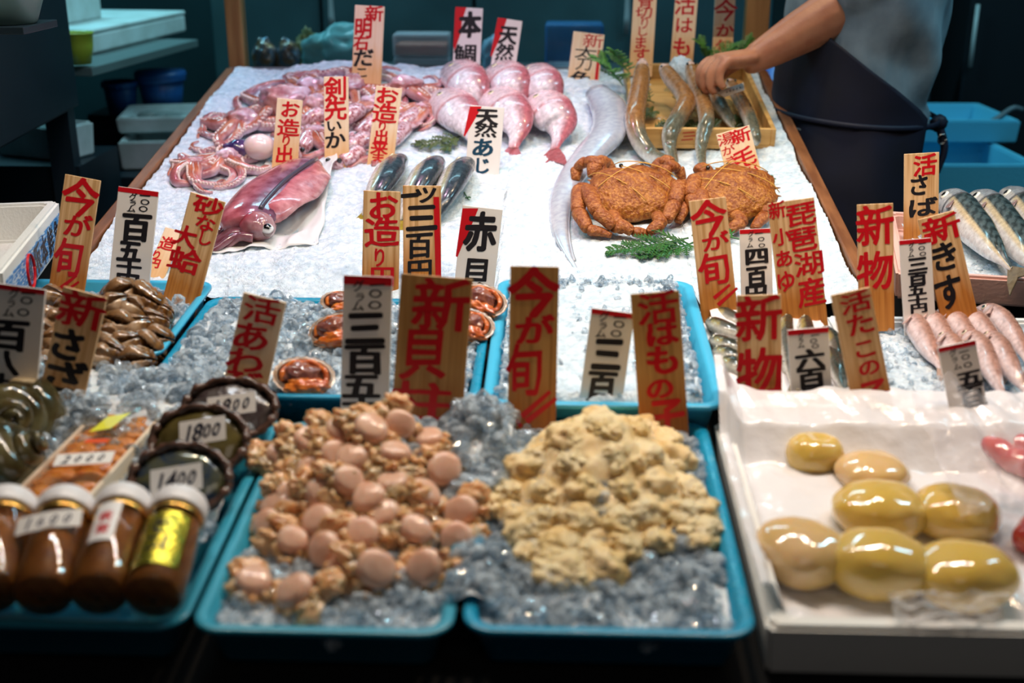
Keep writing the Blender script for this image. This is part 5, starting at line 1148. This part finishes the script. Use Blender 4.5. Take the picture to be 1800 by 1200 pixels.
sprig('green sprig behind the fist between two pale tags', ((1250,120,.03),(1240,90,.07),(1228,72,.09)), 7, .05, seed=13)
for i, (a, b, c_, d_) in enumerate(((1112,205,1150,195),(1140,230,1180,222),(1200,235,1222,215),(1150,180,1110,165),(1215,190,1200,165),(1255,232,1240,205),(1290,225,1310,210),(1262,185,1250,165))):
    sprig('dark moss green sprig lining the eel crate between the eels', ((a,b,.018),((a+c_)/2,(b+d_)/2,.022),(c_,d_,.018)), 6, .042, seed=20+i, m=M_LEAFD)['group'] = 'leaves lining the eel crate'

# ================================================================== BACKGROUND
def boxbase(pA, pB, YA, back, pxTop, m_up=None):
    """frame of a box seen from its front: A = front lower left pixel at depth YA, B = front lower right pixel on the same level; returns frame, width, height"""
    A = AY(*pA, YA); d = ray(*pB); B = C0+d*((A[2]-CAM_H)/d[2]); x = B-A; x[2] = 0; wd = np.linalg.norm(x); x = x/wd; y = np.array((-x[1], x[0], 0)); 
    dT = ray(pA[0], pxTop); T_ = C0+dT*(YA/dT[1]); return frame(A+x*wd/2+y*back/2, x, y, (0,0,1)), wd, T_[2]-A[2]
M_CAB = mat('dark_blue_steel', (.010,.022,.032), .45, c2=(.006,.014,.02), nscale=3)
M_TEAL = mat('teal_panel', (.030,.085,.095), .5, c2=(.018,.055,.062), nscale=4)
M_SHELF = mat('grey_green_shelf', (.10,.14,.14), .5)
# dark cabinet at the left
A = AY(140, 186, 2.62); t = tcab = thing('steel_cabinet', 'large dark blue steel cabinet at the left edge', 'cabinet', (A[0]-.40, A[1]-.35, 0))
q0 = A.copy(); q1 = AY(20, 300, 2.15); q1[2] = q0[2]; dx = unit(q1-q0)
Mcb = frame(q0, -np.array((dx[1], -dx[0], 0))*-1 if False else np.array((-dx[1], dx[0], 0)), -dx, (0,0,1))
mk('cabinet_body', xf(box(-.65, 0, -.75, 0, 0, 1.2, .006), frame(q0, np.array((dx[1]*-1, dx[0], 0))*(-1 if -dx[1] < 0 else 1), -dx, (0,0,1))), M_CAB, t, False)
for a in (-.64,-.06):
    for b in (-.74,-.06): mk('cabinet_leg', xf(box(a, a+.05, b, b+.05, -q0[2], 0), frame(q0, np.array((dx[1]*-1, dx[0], 0))*(-1 if -dx[1] < 0 else 1), -dx, (0,0,1))), M_CAB, t, False)
# shelf with foam boxes
Mf, wd, ht = boxbase((165,95), (328,55), 2.95, .26, 52)
Mshelf = Mf @ Matrix.Translation((-.12, .06, -.022))
t = thing('wall_shelf', 'grey green shelf carrying a white foam box at the upper left', 'shelf', m=Mshelf)
mk('board', box(-.40, .22, -.30, .40, 0, .020, .002), M_SHELF, t, False, local=True)
mk('shelf_leg', box(-.38, -.34, -.02, .02, -1.086, 0), M_CAB, t, False, local=True); mk('shelf_leg', box(.16, .20, .30, .34, -1.086, 0), M_CAB, t, False, local=True)
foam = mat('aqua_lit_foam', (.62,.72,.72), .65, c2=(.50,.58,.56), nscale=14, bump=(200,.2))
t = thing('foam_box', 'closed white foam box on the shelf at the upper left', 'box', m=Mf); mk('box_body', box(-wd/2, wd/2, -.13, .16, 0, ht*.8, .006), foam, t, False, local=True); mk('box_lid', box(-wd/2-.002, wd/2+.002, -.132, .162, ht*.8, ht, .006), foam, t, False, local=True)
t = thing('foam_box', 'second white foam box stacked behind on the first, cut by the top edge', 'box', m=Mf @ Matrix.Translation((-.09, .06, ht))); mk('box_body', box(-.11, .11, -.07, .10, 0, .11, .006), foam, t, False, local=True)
def bowl(name, lab, cat, loc, r, h, m, wall=.004, rb=.65):
    t = thing(name, lab, cat, loc); mk('bowl_body', lathe([(0,0),(r*rb,0),(r*.9,h*.6),(r,h*.98),(r*1.04,h),(r*1.0,h+.002),(r-wall,h*.96),(r*.9-wall,h*.6),(r*rb-wall,.004),(0,.004)], 36), m, t); return t
t = thing('plastic_bowl', 'yellow green plastic bowl on the shelf beside the foam box', 'bowl', AY(140,112,2.72)); pb = AY(140,112,2.72)
mk('bowl_body', xf(lathe([(0,0),(.026,0),(.034,.04),(.036,.066),(.039,.068),(.036,.07),(.033,.066),(.031,.04),(.024,.004),(0,.004)], 36), Matrix.Translation(pb)), mat('yellow_green_plastic', (.34,.42,.04), .35), t)
pp_ = AY(13, 40, 1.88)
mk('bracket_shelf', box(pp_[0]-.16, pp_[0]+.05, pp_[1]-.06, pp_[1]+.07, pp_[2]-.012, pp_[2]-.001, .001), M_CAB, tcab, False)
t = thing('round_pan', 'dark round pan with a pale green rim in the upper left corner', 'pan', pp_)
mk('pan_body', xf(lathe([(0,0),(.044,0),(.058,.038),(.062,.040),(.059,.043),(.054,.038),(.041,.006),(0,.005)], 36), Matrix.Translation(pp_)), mat('pale_green_enamel', (.16,.26,.24), .35), t)
# low rack with blue bins and white boxes
M_BIN = mat('dark_blue_plastic', (.010,.075,.25), .4)
pr = AY(270, 205, 3.25); t = thing('low_rack', 'low dark rack carrying the blue bins and white boxes at the left', 'rack', (pr[0], pr[1], 0))
mk('rack_top', box(pr[0]-.30, pr[0]+.32, pr[1]-.42, pr[1]+.30, .808, .831), M_CAB, t, False)
mk('rack_base', box(pr[0]-.28, pr[0]+.30, pr[1]-.40, pr[1]+.28, 0, .808), M_CAB, t, False)
mk('riser', box(pr[0]-.17, pr[0]+.12, 3.215, 3.42, .831, .918), M_CAB, t, False)
def lidded(lab, px, py, Y, r, h, lid):
    b = AY(px, py, Y); t = thing('plastic_bin', lab, 'bin', b); mk('bin_body', xf(lathe([(0,0),(r*.78,0),(r,h),(r*.96,h),(r*.74,.006),(0,.006)], 32), Matrix.Translation(b)), M_BIN, t)
    mk('rim', xf(lathe([(r,h-.012),(r*1.08,h-.012),(r*1.08,h),(r*1.0,h+.003),(r*.96,h)], 32), Matrix.Translation(b)), M_BIN, t)
    if lid: mk('lid', xf(lathe([(r*1.10,h),(r*1.12,h+.008),(r*1.05,h+.016),(r*.5,h+.020),(0,h+.021)], 32), Matrix.Translation(b)), M_BIN, t)
lidded('round dark blue bucket with a lid behind the left side board', 288, 198, 3.25, .062, .098, True)
lidded('plain dark blue bin left of the lidded bucket', 216, 200, 3.20, .045, .085, False)
for lab, a, b, Y, bk, top, ct in (('open white foam box with fish scraps on the low rack, topmost', (206,236), (352,232), 2.95, .22, 208, 1), ('white foam box lowest in the stack left of the stall', (212,300), (352,296), 2.90, .24, 250, 0)):
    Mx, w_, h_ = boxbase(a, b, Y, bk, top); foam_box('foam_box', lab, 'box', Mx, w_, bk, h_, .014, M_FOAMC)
    if ct:
        for k in range(3):
            o = mk('fish_scrap', xf(blob((-.03+.035*k, .02-.02*k, h_*.6), (.035,.016,.014), 3, .2, 1.5, k), Mx), mat('grey_fish_scrap', (.22,.28,.28), .3)); tag(o, 'grey fish piece lying in the open foam box at the left', 'fish piece', 'fish pieces in the open foam box')
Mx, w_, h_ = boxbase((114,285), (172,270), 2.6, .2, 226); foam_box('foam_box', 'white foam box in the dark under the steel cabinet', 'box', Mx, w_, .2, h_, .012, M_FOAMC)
t = thing('low_stand', 'dark stand under the white foam boxes at the left', 'stand', (Mx.translation[0], Mx.translation[1], 0)); zb = Mx.translation[2]
mk('stand_body', box(Mx.translation[0]-.15, Mx.translation[0]+.12, Mx.translation[1]-.12, Mx.translation[1]+.12, 0, zb-.002), M_CAB, t, False)
# white foam box with the blue printed strip at the left edge
Z0 = .935; 
def onz(px, py, z): d = ray(px, py); return C0+d*((z-CAM_H)/d[2])
r0, r1 = onz(104, 352, Z0+.075), onz(8, 470, Z0+.075); xd = unit((r0-r1)*np.array((1,1,0))); Lb = 0.40
Mwb = frame(r0-xd*Lb/2+np.array((-xd[1], xd[0], 0))*.13-np.array((0,0,.075)), xd, np.array((-xd[1], xd[0], 0)), (0,0,1))
fb = foam_box('foam_box', 'white foam box with a blue printed strip on its side at the left edge', 'box', Mwb, Lb, .26, .075, .018, M_FOAM)
mk('blue_strip', xf(box(-.185, .185, -.1306, -.1300, .012, .058), Matrix.Identity(4)), mat('blue_print', (.03,.25,.62), .4, c2=(.55,.68,.80), nscale=60, nstretch=(1,1,9), lo=.52, hi=.56), fb, False, local=True)
mk('black_writing', letters([('阪', .000, .035, .042, .042, 0, .03), ('本', .048, .035, .042, .042, 0, .04), ('鮮', .098, .035, .042, .042, 0, .03), ('魚', .146, .035, .034, .042, 0, .03)], -.1309, 4.), M_BLK, fb, False, local=True)
rg = [(math.cos(u)*.021-.055, -.1312, math.sin(u)*.024+.033) for u in np.linspace(0, 6.2832, 40)]; mk('red_ring', sweep(rg, .0032, .0006, up=(0,1,0), n=6), M_RED, fb, local=True)
mk('ring_writing', letters([('川', -.055, .033, .026, .034, 0, .05)], -.1311, 9.), M_BLK, fb, False, local=True)
t = thing('side_stand', 'dark stand under the foam box with the blue strip', 'stand', (Mwb.translation[0], Mwb.translation[1], 0)); mk('stand_body', xf(box(-Lb/2+.02, Lb/2-.02, -.11, .11, -Z0, -.002), Mwb), M_BLACK, t, False)
# things behind the glass
zc = AY(600, 138, 3.05)[2]; t = thing('back_counter', 'dark counter behind the glass carrying bags and plastic boxes', 'counter', (-.15, 3.12, 0)); mk('counter_top', box(-.78, .50, 2.90, 3.40, zc-.04, zc, .003), mat('dark_counter_top', (.05,.07,.075), .3), t, False); mk('counter_base', box(-.76, .48, 2.93, 3.38, 0, zc-.04), M_CAB, t, False)
t = thing('back_fridge', 'tall teal fridge panels behind the counter', 'fridge', (-.2, 3.75, 0))
for a, b in ((-1.02,-.70),(-.69,-.25),(-.24,.25),(.26,.62)): mk('door_panel', box(a, b, 3.60, 3.64, .05, 2.3, .004), M_TEAL, t, False)
mk('fridge_body', box(-1.03, .63, 3.64, 4.2, 0, 2.35), M_CAB, t, False)
for x in (-.66, .20): mk('handle', sweep([(x,3.585,1.1),(x,3.575,1.15),(x,3.575,1.55),(x,3.585,1.6)], .008, n=8), mat('pale_pipe', (.45,.55,.55), .35), t)
def cpos(px, Y=3.05): return AY(px, 138, Y)
pB = cpos(600); Bg = blob((pB[0], pB[1], zc+.065), (.092,.045,.066), 4, .28, 1.6, 4, oct=3, flatz=None); tag(mk('plastic_bag', Bg, mat('aqua_bag', (.25,.60,.62), .12, sss=0, film=.55)), 'puffed pale aqua plastic bag behind the glass at the left', 'bag')
pB = cpos(866); Bg = blob((pB[0], pB[1], zc+.050), (.030,.03,.055), 4, .3, 1.8, 9, oct=3); tag(mk('plastic_bag', Bg, mat('pale_blue_bag', (.35,.55,.70), .1, film=.5)), 'small pale blue plastic bag behind the middle white tag', 'bag')
for i, px in enumerate((468, 508)):
    pB = cpos(px, 3.0); V = blob((pB[0], pB[1], zc+.050), (.030,.022,.052), 4, .2, 2.2, 5+i*7, oct=3); o = mk('wrapped_pack', V, mat('crinkled_foil', (.10,.20,.30), .2, metal=.6, c2=(.30,.18,.08), nscale=60, bump=(90,.6))); tag(o, ('foil wrapped pack nearest the left post behind the glass', 'second foil wrapped pack beside the aqua bag')[i], 'pack')
pB = cpos(545, 3.1); o = mk('herb_bunch', blob((pB[0], pB[1], zc+.055), (.036,.025,.055), 4, .4, 2.5, 8, oct=4), mat('dark_herbs', (.05,.08,.02), .5, c2=(.22,.16,.05), nscale=70)); tag(o, 'dark brown green bunch between the packs and the aqua bag', 'bunch')
for i, (z_, lab) in enumerate(((0, 'lower clear plastic tub of pink shrimp behind the glass'), (.058, 'upper clear plastic tub of pink shrimp stacked behind the glass'))):
    pB = cpos(744); t = thing('shrimp_tub', lab, 'tub', (pB[0], pB[1], zc+z_))
    mk('tub_shell', box(pB[0]-.070, pB[0]+.070, pB[1]-.04, pB[1]+.04, zc+z_, zc+z_+.056, .006), mat('clear_tub', (.75,.78,.85), .1, film=.30), t)
    mk('shrimp_filling', box(pB[0]-.064, pB[0]+.064, pB[1]-.035, pB[1]+.035, zc+z_+.003, zc+z_+.032, .006), mat('pink_shrimp', (.62,.30,.22), .4, c2=(.50,.18,.12), nscale=70, bump=(90,.5)), t)
pB = cpos(1008, 3.05); t = thing('blue_container', 'clear blue container with a white base behind the pale tag', 'container', (pB[0], pB[1], zc)); 
mk('container_wall', box(pB[0]-.072, pB[0]+.072, pB[1]-.05, pB[1]+.05, zc+.036, zc+.140, .008), mat('clear_blue_wall', (.05,.22,.50), .08, film=.40), t); mk('base', box(pB[0]-.070, pB[0]+.070, pB[1]-.048, pB[1]+.048, zc, zc+.040, .006), mat('pale_tub_base', (.62,.64,.66), .4), t)
# ---- blue foam boxes at the right
for lab, a, b, Y, bk, top, mm in (('lower blue tinted foam box stacked at the right behind the vendor', (1545,395), (1815,395), 2.85, .34, 290, M_BFOAM), ('upper blue tinted foam box at the right behind the vendor', (1562,252), (1790,252), 3.12, .30, 212, M_BFOAM)):
    Mx, w_, h_ = boxbase(a, b, Y, bk, top); foam_box('foam_box', lab, 'box', Mx, w_, bk, h_, .022, mm)
    if 'lower' in lab: MLO = Mx; wl = w_
t = thing('box_trolley', 'dark trolley under the blue tinted foam boxes', 'trolley', (MLO.translation[0], MLO.translation[1], 0)); zl = MLO.translation[2]
mk('trolley_body', box(MLO.translation[0]-wl/2+.01, MLO.translation[0]+wl/2-.01, MLO.translation[1]-.15, MLO.translation[1]+.55, 0, zl-.003), M_CAB, t, False)
mk('riser', box(MLO.translation[0]-wl/2+.02, MLO.translation[0]+wl/2-.02, MLO.translation[1]+.18, MLO.translation[1]+.54, zl-.003, AY(1562,252,3.12)[2]-.002), M_BFOAM, t, False)
pB = AY(1766, 208, 3.2); tag(mk('hose', sweep(catmull([pB+np.array((-.07,-.03,-.02)), pB+np.array((-.02,0,0)), pB+np.array((.02,.01,.025)), pB+np.array((.05,.02,.02))], 20), .007, n=8), mat('grey_hose', (.12,.16,.18), .4)), 'grey fish tail lying over the rim of the upper blue box', 'fish tail')
bpy.data.objects['hose'].name = 'fish_tail'
pB = AY(1364, 300, 2.95); t = thing('blue_barrel', 'tall bright blue plastic barrel behind the vendor', 'barrel', (pB[0]+.02, pB[1], 0))
mk('barrel_body', xf(lathe([(0,0),(.10,0),(.112,.4),(.112,.85),(.105,1.10),(.098,1.10),(.10,.9),(0,.88)], 32), Matrix.Translation((pB[0]+.045, pB[1]+.06, 0))), mat('bright_blue_plastic', (.01,.10,.50), .35), t)
pB = AY(1612, 72, 3.6); t = thing('blue_tub', 'dark blue tub high at the right behind the vendor', 'tub', pB); mk('tub_body', box(pB[0]-.06, pB[0]+.05, pB[1]-.06, pB[1]+.06, pB[2], pB[2]+.05, .008), mat('dim_blue_plastic', (.02,.12,.26), .4), t); mk('tub_post', box(pB[0]-.05, pB[0]+.04, pB[1]-.05, pB[1]+.05, 0, pB[2]), M_DARK, t, False)
pB = AY(1750, 130, 3.7); t = thing('dark_fridge', 'dark upright fridge in the shadow at the upper right', 'fridge', (pB[0]+.1, pB[1]+.2, 0)); mk('fridge_body', box(pB[0]-.10, pB[0]+.45, pB[1], pB[1]+.45, 0, 1.9, .01), mat('black_steel', (.012,.016,.02), .3), t, False); mk('handle', sweep([(pB[0]-.085, pB[1]-.02, 1.0), (pB[0]-.085, pB[1]-.02, 1.18)], .006, n=8), mat('pale_pipe', (.45,.55,.55), .35), t)

# ================================================================== VENDOR
YP = 2.50
def J(px, py, dy=0.): return AY(px, py, YP+dy)
def remeshed(name, parts, voxel, m, parent, smooth=4, disp=None, cols=None):
    VF = join(*parts); me = bpy.data.meshes.new('tmp'); me.from_pydata(np.asarray(VF[0]).tolist(), [], VF[1]); o = bpy.data.objects.new('tmp', me); COL.objects.link(o)
    r = o.modifiers.new('r', 'REMESH'); r.mode = 'VOXEL'; r.voxel_size = voxel; s_ = o.modifiers.new('s', 'SMOOTH'); s_.iterations = smooth; s_.factor = .5
    dg = bpy.context.evaluated_depsgraph_get(); me2 = bpy.data.meshes.new_from_object(o.evaluated_get(dg))
    V = np.array([v.co[:] for v in me2.vertices]); F = [tuple(p.vertices) for p in me2.polygons]; bpy.data.objects.remove(o)
    if disp: V = V+disp(V)
    return mk(name, (V, F), m, parent)
sh = J(1522, -128, -.03); el = J(1502, 2, -.06); wr = J(1332, 100, -.10); kn = J(1262, 108, -.12)
px_ = J(1490, 230)[0]; hipz = .93; bx = px_; by = YP+.06
hip = np.array((bx, by, hipz)); chest = np.array((bx+.035, by, 1.27)); neck = np.array((bx-.01, by, 1.45)); headc = np.array((bx-.05, by, 1.60))
v = thing('person', 'vendor in a grey t-shirt and navy apron reaching a bare forearm over the eel crate', 'person', (bx, by, 0))
def limb(pts, rad, n=14, rb=None, up=(0,0,1), m=18): u = np.linspace(0,1,m); k = np.linspace(0,1,len(rad)); return sweep(catmull(pts, m), np.interp(u, k, rad), None if rb is None else np.interp(u, k, rb), up=up, n=n)
parts = []
parts.append(limb([hip+np.array((.005,0,-.08)), hip, hip+np.array((.01,0,.12)), chest, chest+np.array((0,0,.13)), neck], (.13,.135,.115,.125,.12,.06), 20, (.165,.17,.145,.175,.19,.06), up=(1,0,0)))
parts.append(limb([neck+np.array((.01,0,-.05)), neck+np.array((-.02,0,.08))], (.056,.052)))
Hd = blob((0,0,0), (.095,.075,.115), 4, .02, 1, 3); parts.append((Hd[0]+headc, Hd[1]))
parts += [blob(headc+np.array((-.035,0,-.07)), (.060,.052,.050), 3, 0), blob(headc+np.array((-.100,0,-.012)), (.020,.012,.018), 2, 0), blob(headc+np.array((-.092,0,-.060)), (.012,.022,.007), 2, 0), blob(headc+np.array((-.084,0,-.095)), (.018,.022,.018), 2, 0)]
parts += [blob(headc+np.array((.012,sg*.076,-.005)), (.018,.009,.032), 3, 0) for sg in (-1,1)]
for sg in (-1, 1):     # legs, feet
    h = hip+np.array((0,sg*.09,-.06)); k = np.array((bx-.015, by+sg*.10, .50)); a = np.array((bx+.02, by+sg*.10, .08)); parts.append(limb([h, k, a], (.092,.075,.058,.052,.042))); parts.append(limb([a+np.array((.035,0,-.04)), a+np.array((-.08,0,-.045)), a+np.array((-.16,sg*.01,-.055))], (.035,.036,.020)))
shn = np.array((sh[0], by-.19, 1.385)); parts.append(limb([shn+np.array((0,.06,0)), shn, (shn+el)/2+np.array((.015,0,0)), el], (.055,.060,.052,.046,.044)))
parts.append(limb([el, el+(wr-el)*.25, el+(wr-el)*.6, wr, wr+(kn-wr)*.25], (.045,.050,.043,.030,.029), 14, (.043,.046,.038,.025,.022)))
# near hand: palm and five fingers curled down over the slip
d = unit(kn-wr); dn = unit(np.array((0,-.1,-1.))-d*np.dot((0,-.1,-1.), d)); lt = np.cross(d, dn)
palm = limb([wr+d*.012, wr+d*.045, kn+d*.002], (.018,.018,.016), 14, (.030,.040,.040), up=dn); parts.append(palm)
for k, (off, L, dd, cu) in enumerate(((-.034,.068,.006,.9),(-.012,.076,.004,1.0),(.011,.072,.000,1.1),(.032,.058,-.008,1.2))):
    b0 = kn+lt*off+d*(.000+dd); f1 = b0+(d*.62+dn*.55*cu)*L*.46; f2 = f1+(d*.05+dn*1.0)*L*.36; f3 = f2+(-d*.55+dn*.75)*L*.26
    parts.append(limb([b0-d*.02, b0, f1, f2, f3], (.0105,.0112,.0098,.0088,.0072), 10))
tb = wr+d*.030-lt*.030+dn*.006; parts.append(limb([tb-d*.01, tb+d*.022-lt*.012+dn*.016, tb+d*.045-lt*.012+dn*.036, tb+d*.058-lt*.004+dn*.052], (.014,.0135,.0112,.008), 10))
# far arm hanging and bent behind the apron
s2 = np.array((sh[0]+.0, by+.20, 1.385)); e2 = np.array((bx+.06, by+.25, 1.10)); w2 = np.array((bx-.13, by+.20, 1.00)); parts.append(limb([s2+np.array((0,-.06,0)), s2, e2, w2], (.055,.058,.046,.042,.030)))
d2 = unit(w2-e2); parts.append(limb([w2, w2+d2*.05, w2+d2*.085], (.016,.018,.015), 12, (.028,.038,.036)))
for k, off in enumerate((-.03,-.010,.010,.03)):
    l2 = unit(np.cross(d2, (0,0,1))); b0 = w2+d2*.085+l2*off; parts.append(limb([b0-d2*.02, b0+d2*.025, b0+d2*.05+np.array((0,0,-.012)), b0+d2*.06+np.array((0,0,-.032))], (.0105,.010,.009,.007), 10))
l2 = unit(np.cross(d2, (0,0,1))); parts.append(limb([w2+d2*.02-l2*.025, w2+d2*.05-l2*.045, w2+d2*.08-l2*.045], (.013,.012,.008), 10))
M_HUM = mat('human_skin', (.50,.215,.115), .42, c2=(.42,.16,.085), nscale=30, sss=.15, sssr=(.012,.005,.003), bump=(260,.12), lo=.4, hi=.7)
remeshed('body', parts, .0042, M_HUM, v, 5)
hb = blob((0,0,0), (.104,.084,.112), 4, .05, 3, 2); hv = np.array([q if True else q for q in hb[0]]); hv[:,2] = np.maximum(hv[:,2], -.045+.0*hv[:,0]); hv = hv[:]; hv[:,0] = np.maximum(hv[:,0], -.068)
mk('hair', (hv+headc+np.array((.008,0,.014)), hb[1]), mat('black_hair', (.012,.010,.009), .5), v)
mk('eye', join(*[blob(headc+np.array((-.086, sg*.030, .004)), (.010,.012,.011), 2, 0) for sg in (-1,1)]), mat('dark_eye', (.03,.02,.015), .15), v)
def wr_(amp, f, seed, str_=(1,1,1)):
    return lambda V: np.array([np.array((nz(q*np.array(str_), f, seed), nz(q*np.array(str_), f, seed+5), .4*nz(q*np.array(str_), f, seed+9)))*amp for q in V])
shirt = [limb([hip+np.array((.020,0,.10)), hip+np.array((.02,0,.14)), chest, chest+np.array((0,0,.125)), neck+np.array((.006,0,-.03))], (.164,.150,.154,.145,.080), 24, (.200,.184,.208,.222,.085), up=(1,0,0), m=24),
         limb([shn+np.array((0,.06,0)), shn+np.array((0,0,.004)), shn+(el-shn)*.50+np.array((.012,0,0)), shn+(el-shn)*.80+np.array((.018,-.004,.004))], (.068,.074,.074,.072), 18),
         limb([s2+np.array((0,-.06,0)), s2, s2+(e2-s2)*.6], (.068,.074,.070), 18)]
remeshed('t_shirt', shirt, .008, mat('grey_shirt', (.25,.33,.38), .8, c2=(.12,.17,.21), nscale=11, bump=(20,1.,(1,1,.45))), v, 3, lambda V: wr_(.020, 13, 3, (1,1,.6))(V)+np.array([(0, -1, 0) for _ in V])*np.array([.007*math.sin(46*(p[2]+.75*p[0])+5*nz(p, 6, 2))*max(0, min(1, (1.32-p[2])*6)) for p in V])[:,None])
trs = [limb([hip+np.array((.005,0,.10)), hip, hip+np.array((0,0,-.14))], (.128,.146,.135), 20, (.162,.182,.175), up=(1,0,0))]
for sg in (-1,1): trs.append(limb([hip+np.array((0,sg*.09,-.05)), np.array((bx-.015, by+sg*.10, .50)), np.array((bx+.02, by+sg*.10, .10))], (.108,.095,.078,.072,.066)))
remeshed('trousers', trs, .010, mat('black_trousers', (.008,.009,.012), .8), v, 4, wr_(.010, 9, 6))
# navy apron: a wrap of cloth round front and sides, gathered at the waist
nA, mA = 44, 40; V = []
for j in range(mA+1):
    z = 1.215-(1.215-.42)*j/mA
    for i in range(nA+1):
        a = math.radians(52)+(math.radians(308)-math.radians(52))*i/nA
        if z > 1.06: wdn = max(.30, 1-((z-1.06)/.155)*.62); a = math.pi+(a-math.pi)*wdn
        ra, rb = np.interp(z, (.42,.70,.93,1.05,1.22), (.212,.200,.182,.172,.176)), np.interp(z, (.42,.70,.93,1.05,1.22), (.24,.236,.220,.206,.212))
        fold = .010*math.sin(a*9+z*3)*np.interp(z, (.42,.95,1.06), (1.4,.35,.1))+.006*nz((a*2, z*9, 3), 1.0)
        cx = bx+.010+np.interp(z, (.93,1.27), (0,.03)); V.append((cx+(ra+fold)*math.cos(a), by+(rb+fold)*math.sin(a), z))
F = [(j*(nA+1)+i, (j+1)*(nA+1)+i, (j+1)*(nA+1)+i+1, j*(nA+1)+i+1) for j in range(mA) for i in range(nA)]
ap = mk('apron', (np.array(V), F), mat('navy_apron', (.004,.007,.028), .7, c2=(.003,.005,.016), nscale=8), v); md = ap.modifiers.new('s', 'SOLIDIFY'); md.thickness = .003
blt = [(bx+.016+.176*math.cos(a), by+.210*math.sin(a), 1.045-.01*math.cos(a)) for a in np.linspace(0, 2*math.pi, 60)]
mk('apron_string', sweep(blt, .006, .003, n=8), mat('navy_string', (.006,.010,.03), .6), ap)
kx = np.array((bx+.184, by-.06, 1.03)); kt = [blob(kx, (.018,.014,.018), 3, .2, 3, 1), limb([kx, kx+np.array((.015,-.01,-.05)), kx+np.array((.005,-.015,-.10))], (.009,.008,.006))]; mk('apron_knot', join(*kt), mat('navy_string'), ap)
rgp = [kx+np.array((.006+.008*math.cos(a), -.016, -.03+.010*math.sin(a))) for a in np.linspace(0, 6.2832, 24)]; mk('metal_ring', sweep(rgp, .0018, n=6), mat('ring_metal', (.6,.6,.6), .25, metal=1), ap)
for sg in (-1,1): mk('boot', join(limb([(bx+.02, by+sg*.10, .26), (bx+.02, by+sg*.10, .06)], (.070,.062)), limb([(bx+.055, by+sg*.10, .045), (bx-.07, by+sg*.10, .04), (bx-.16, by+sg*.11, .035)], (.042,.044,.032))), mat('rubber_boot', (.01,.012,.016), .3), v)
# folded slip under the fist
A0, B0, C1 = PS(1243,143,.088), PS(1272,157,.084), PS(1307,145,.088); dwn = np.array((0,-.020,-.012))
t = thing('folded_slip', 'small folded white slip with faint writing under the vendor\'s fist', 'price slip', B0)
mk('slip', (np.array([A0, B0, C1, C1+dwn, B0+dwn, A0+dwn]), [(0,5,4,1),(1,4,3,2)]), M_SLIP, t, False).modifiers.new('s', 'SOLIDIFY').thickness = .0005
mk_ = []
for q0_, q1_, n_ in ((A0, B0, 3), (B0, C1, 5)):
    for k in range(n_):
        u = (k+.8)/(n_+1); p = q0_+(q1_-q0_)*u+dwn*.5+np.array((0,-.0012,.0006)); ex = unit(q1_-q0_)*.0013; ez = unit(dwn)*.0035; mk_.append((np.array([p-ex+ez, p+ex+ez*.4, p+ex*.6-ez, p-ex*.7-ez*.5]), [(0,1,2,3)]))
mk('faint_writing', join(*mk_), M_INK, t, False)
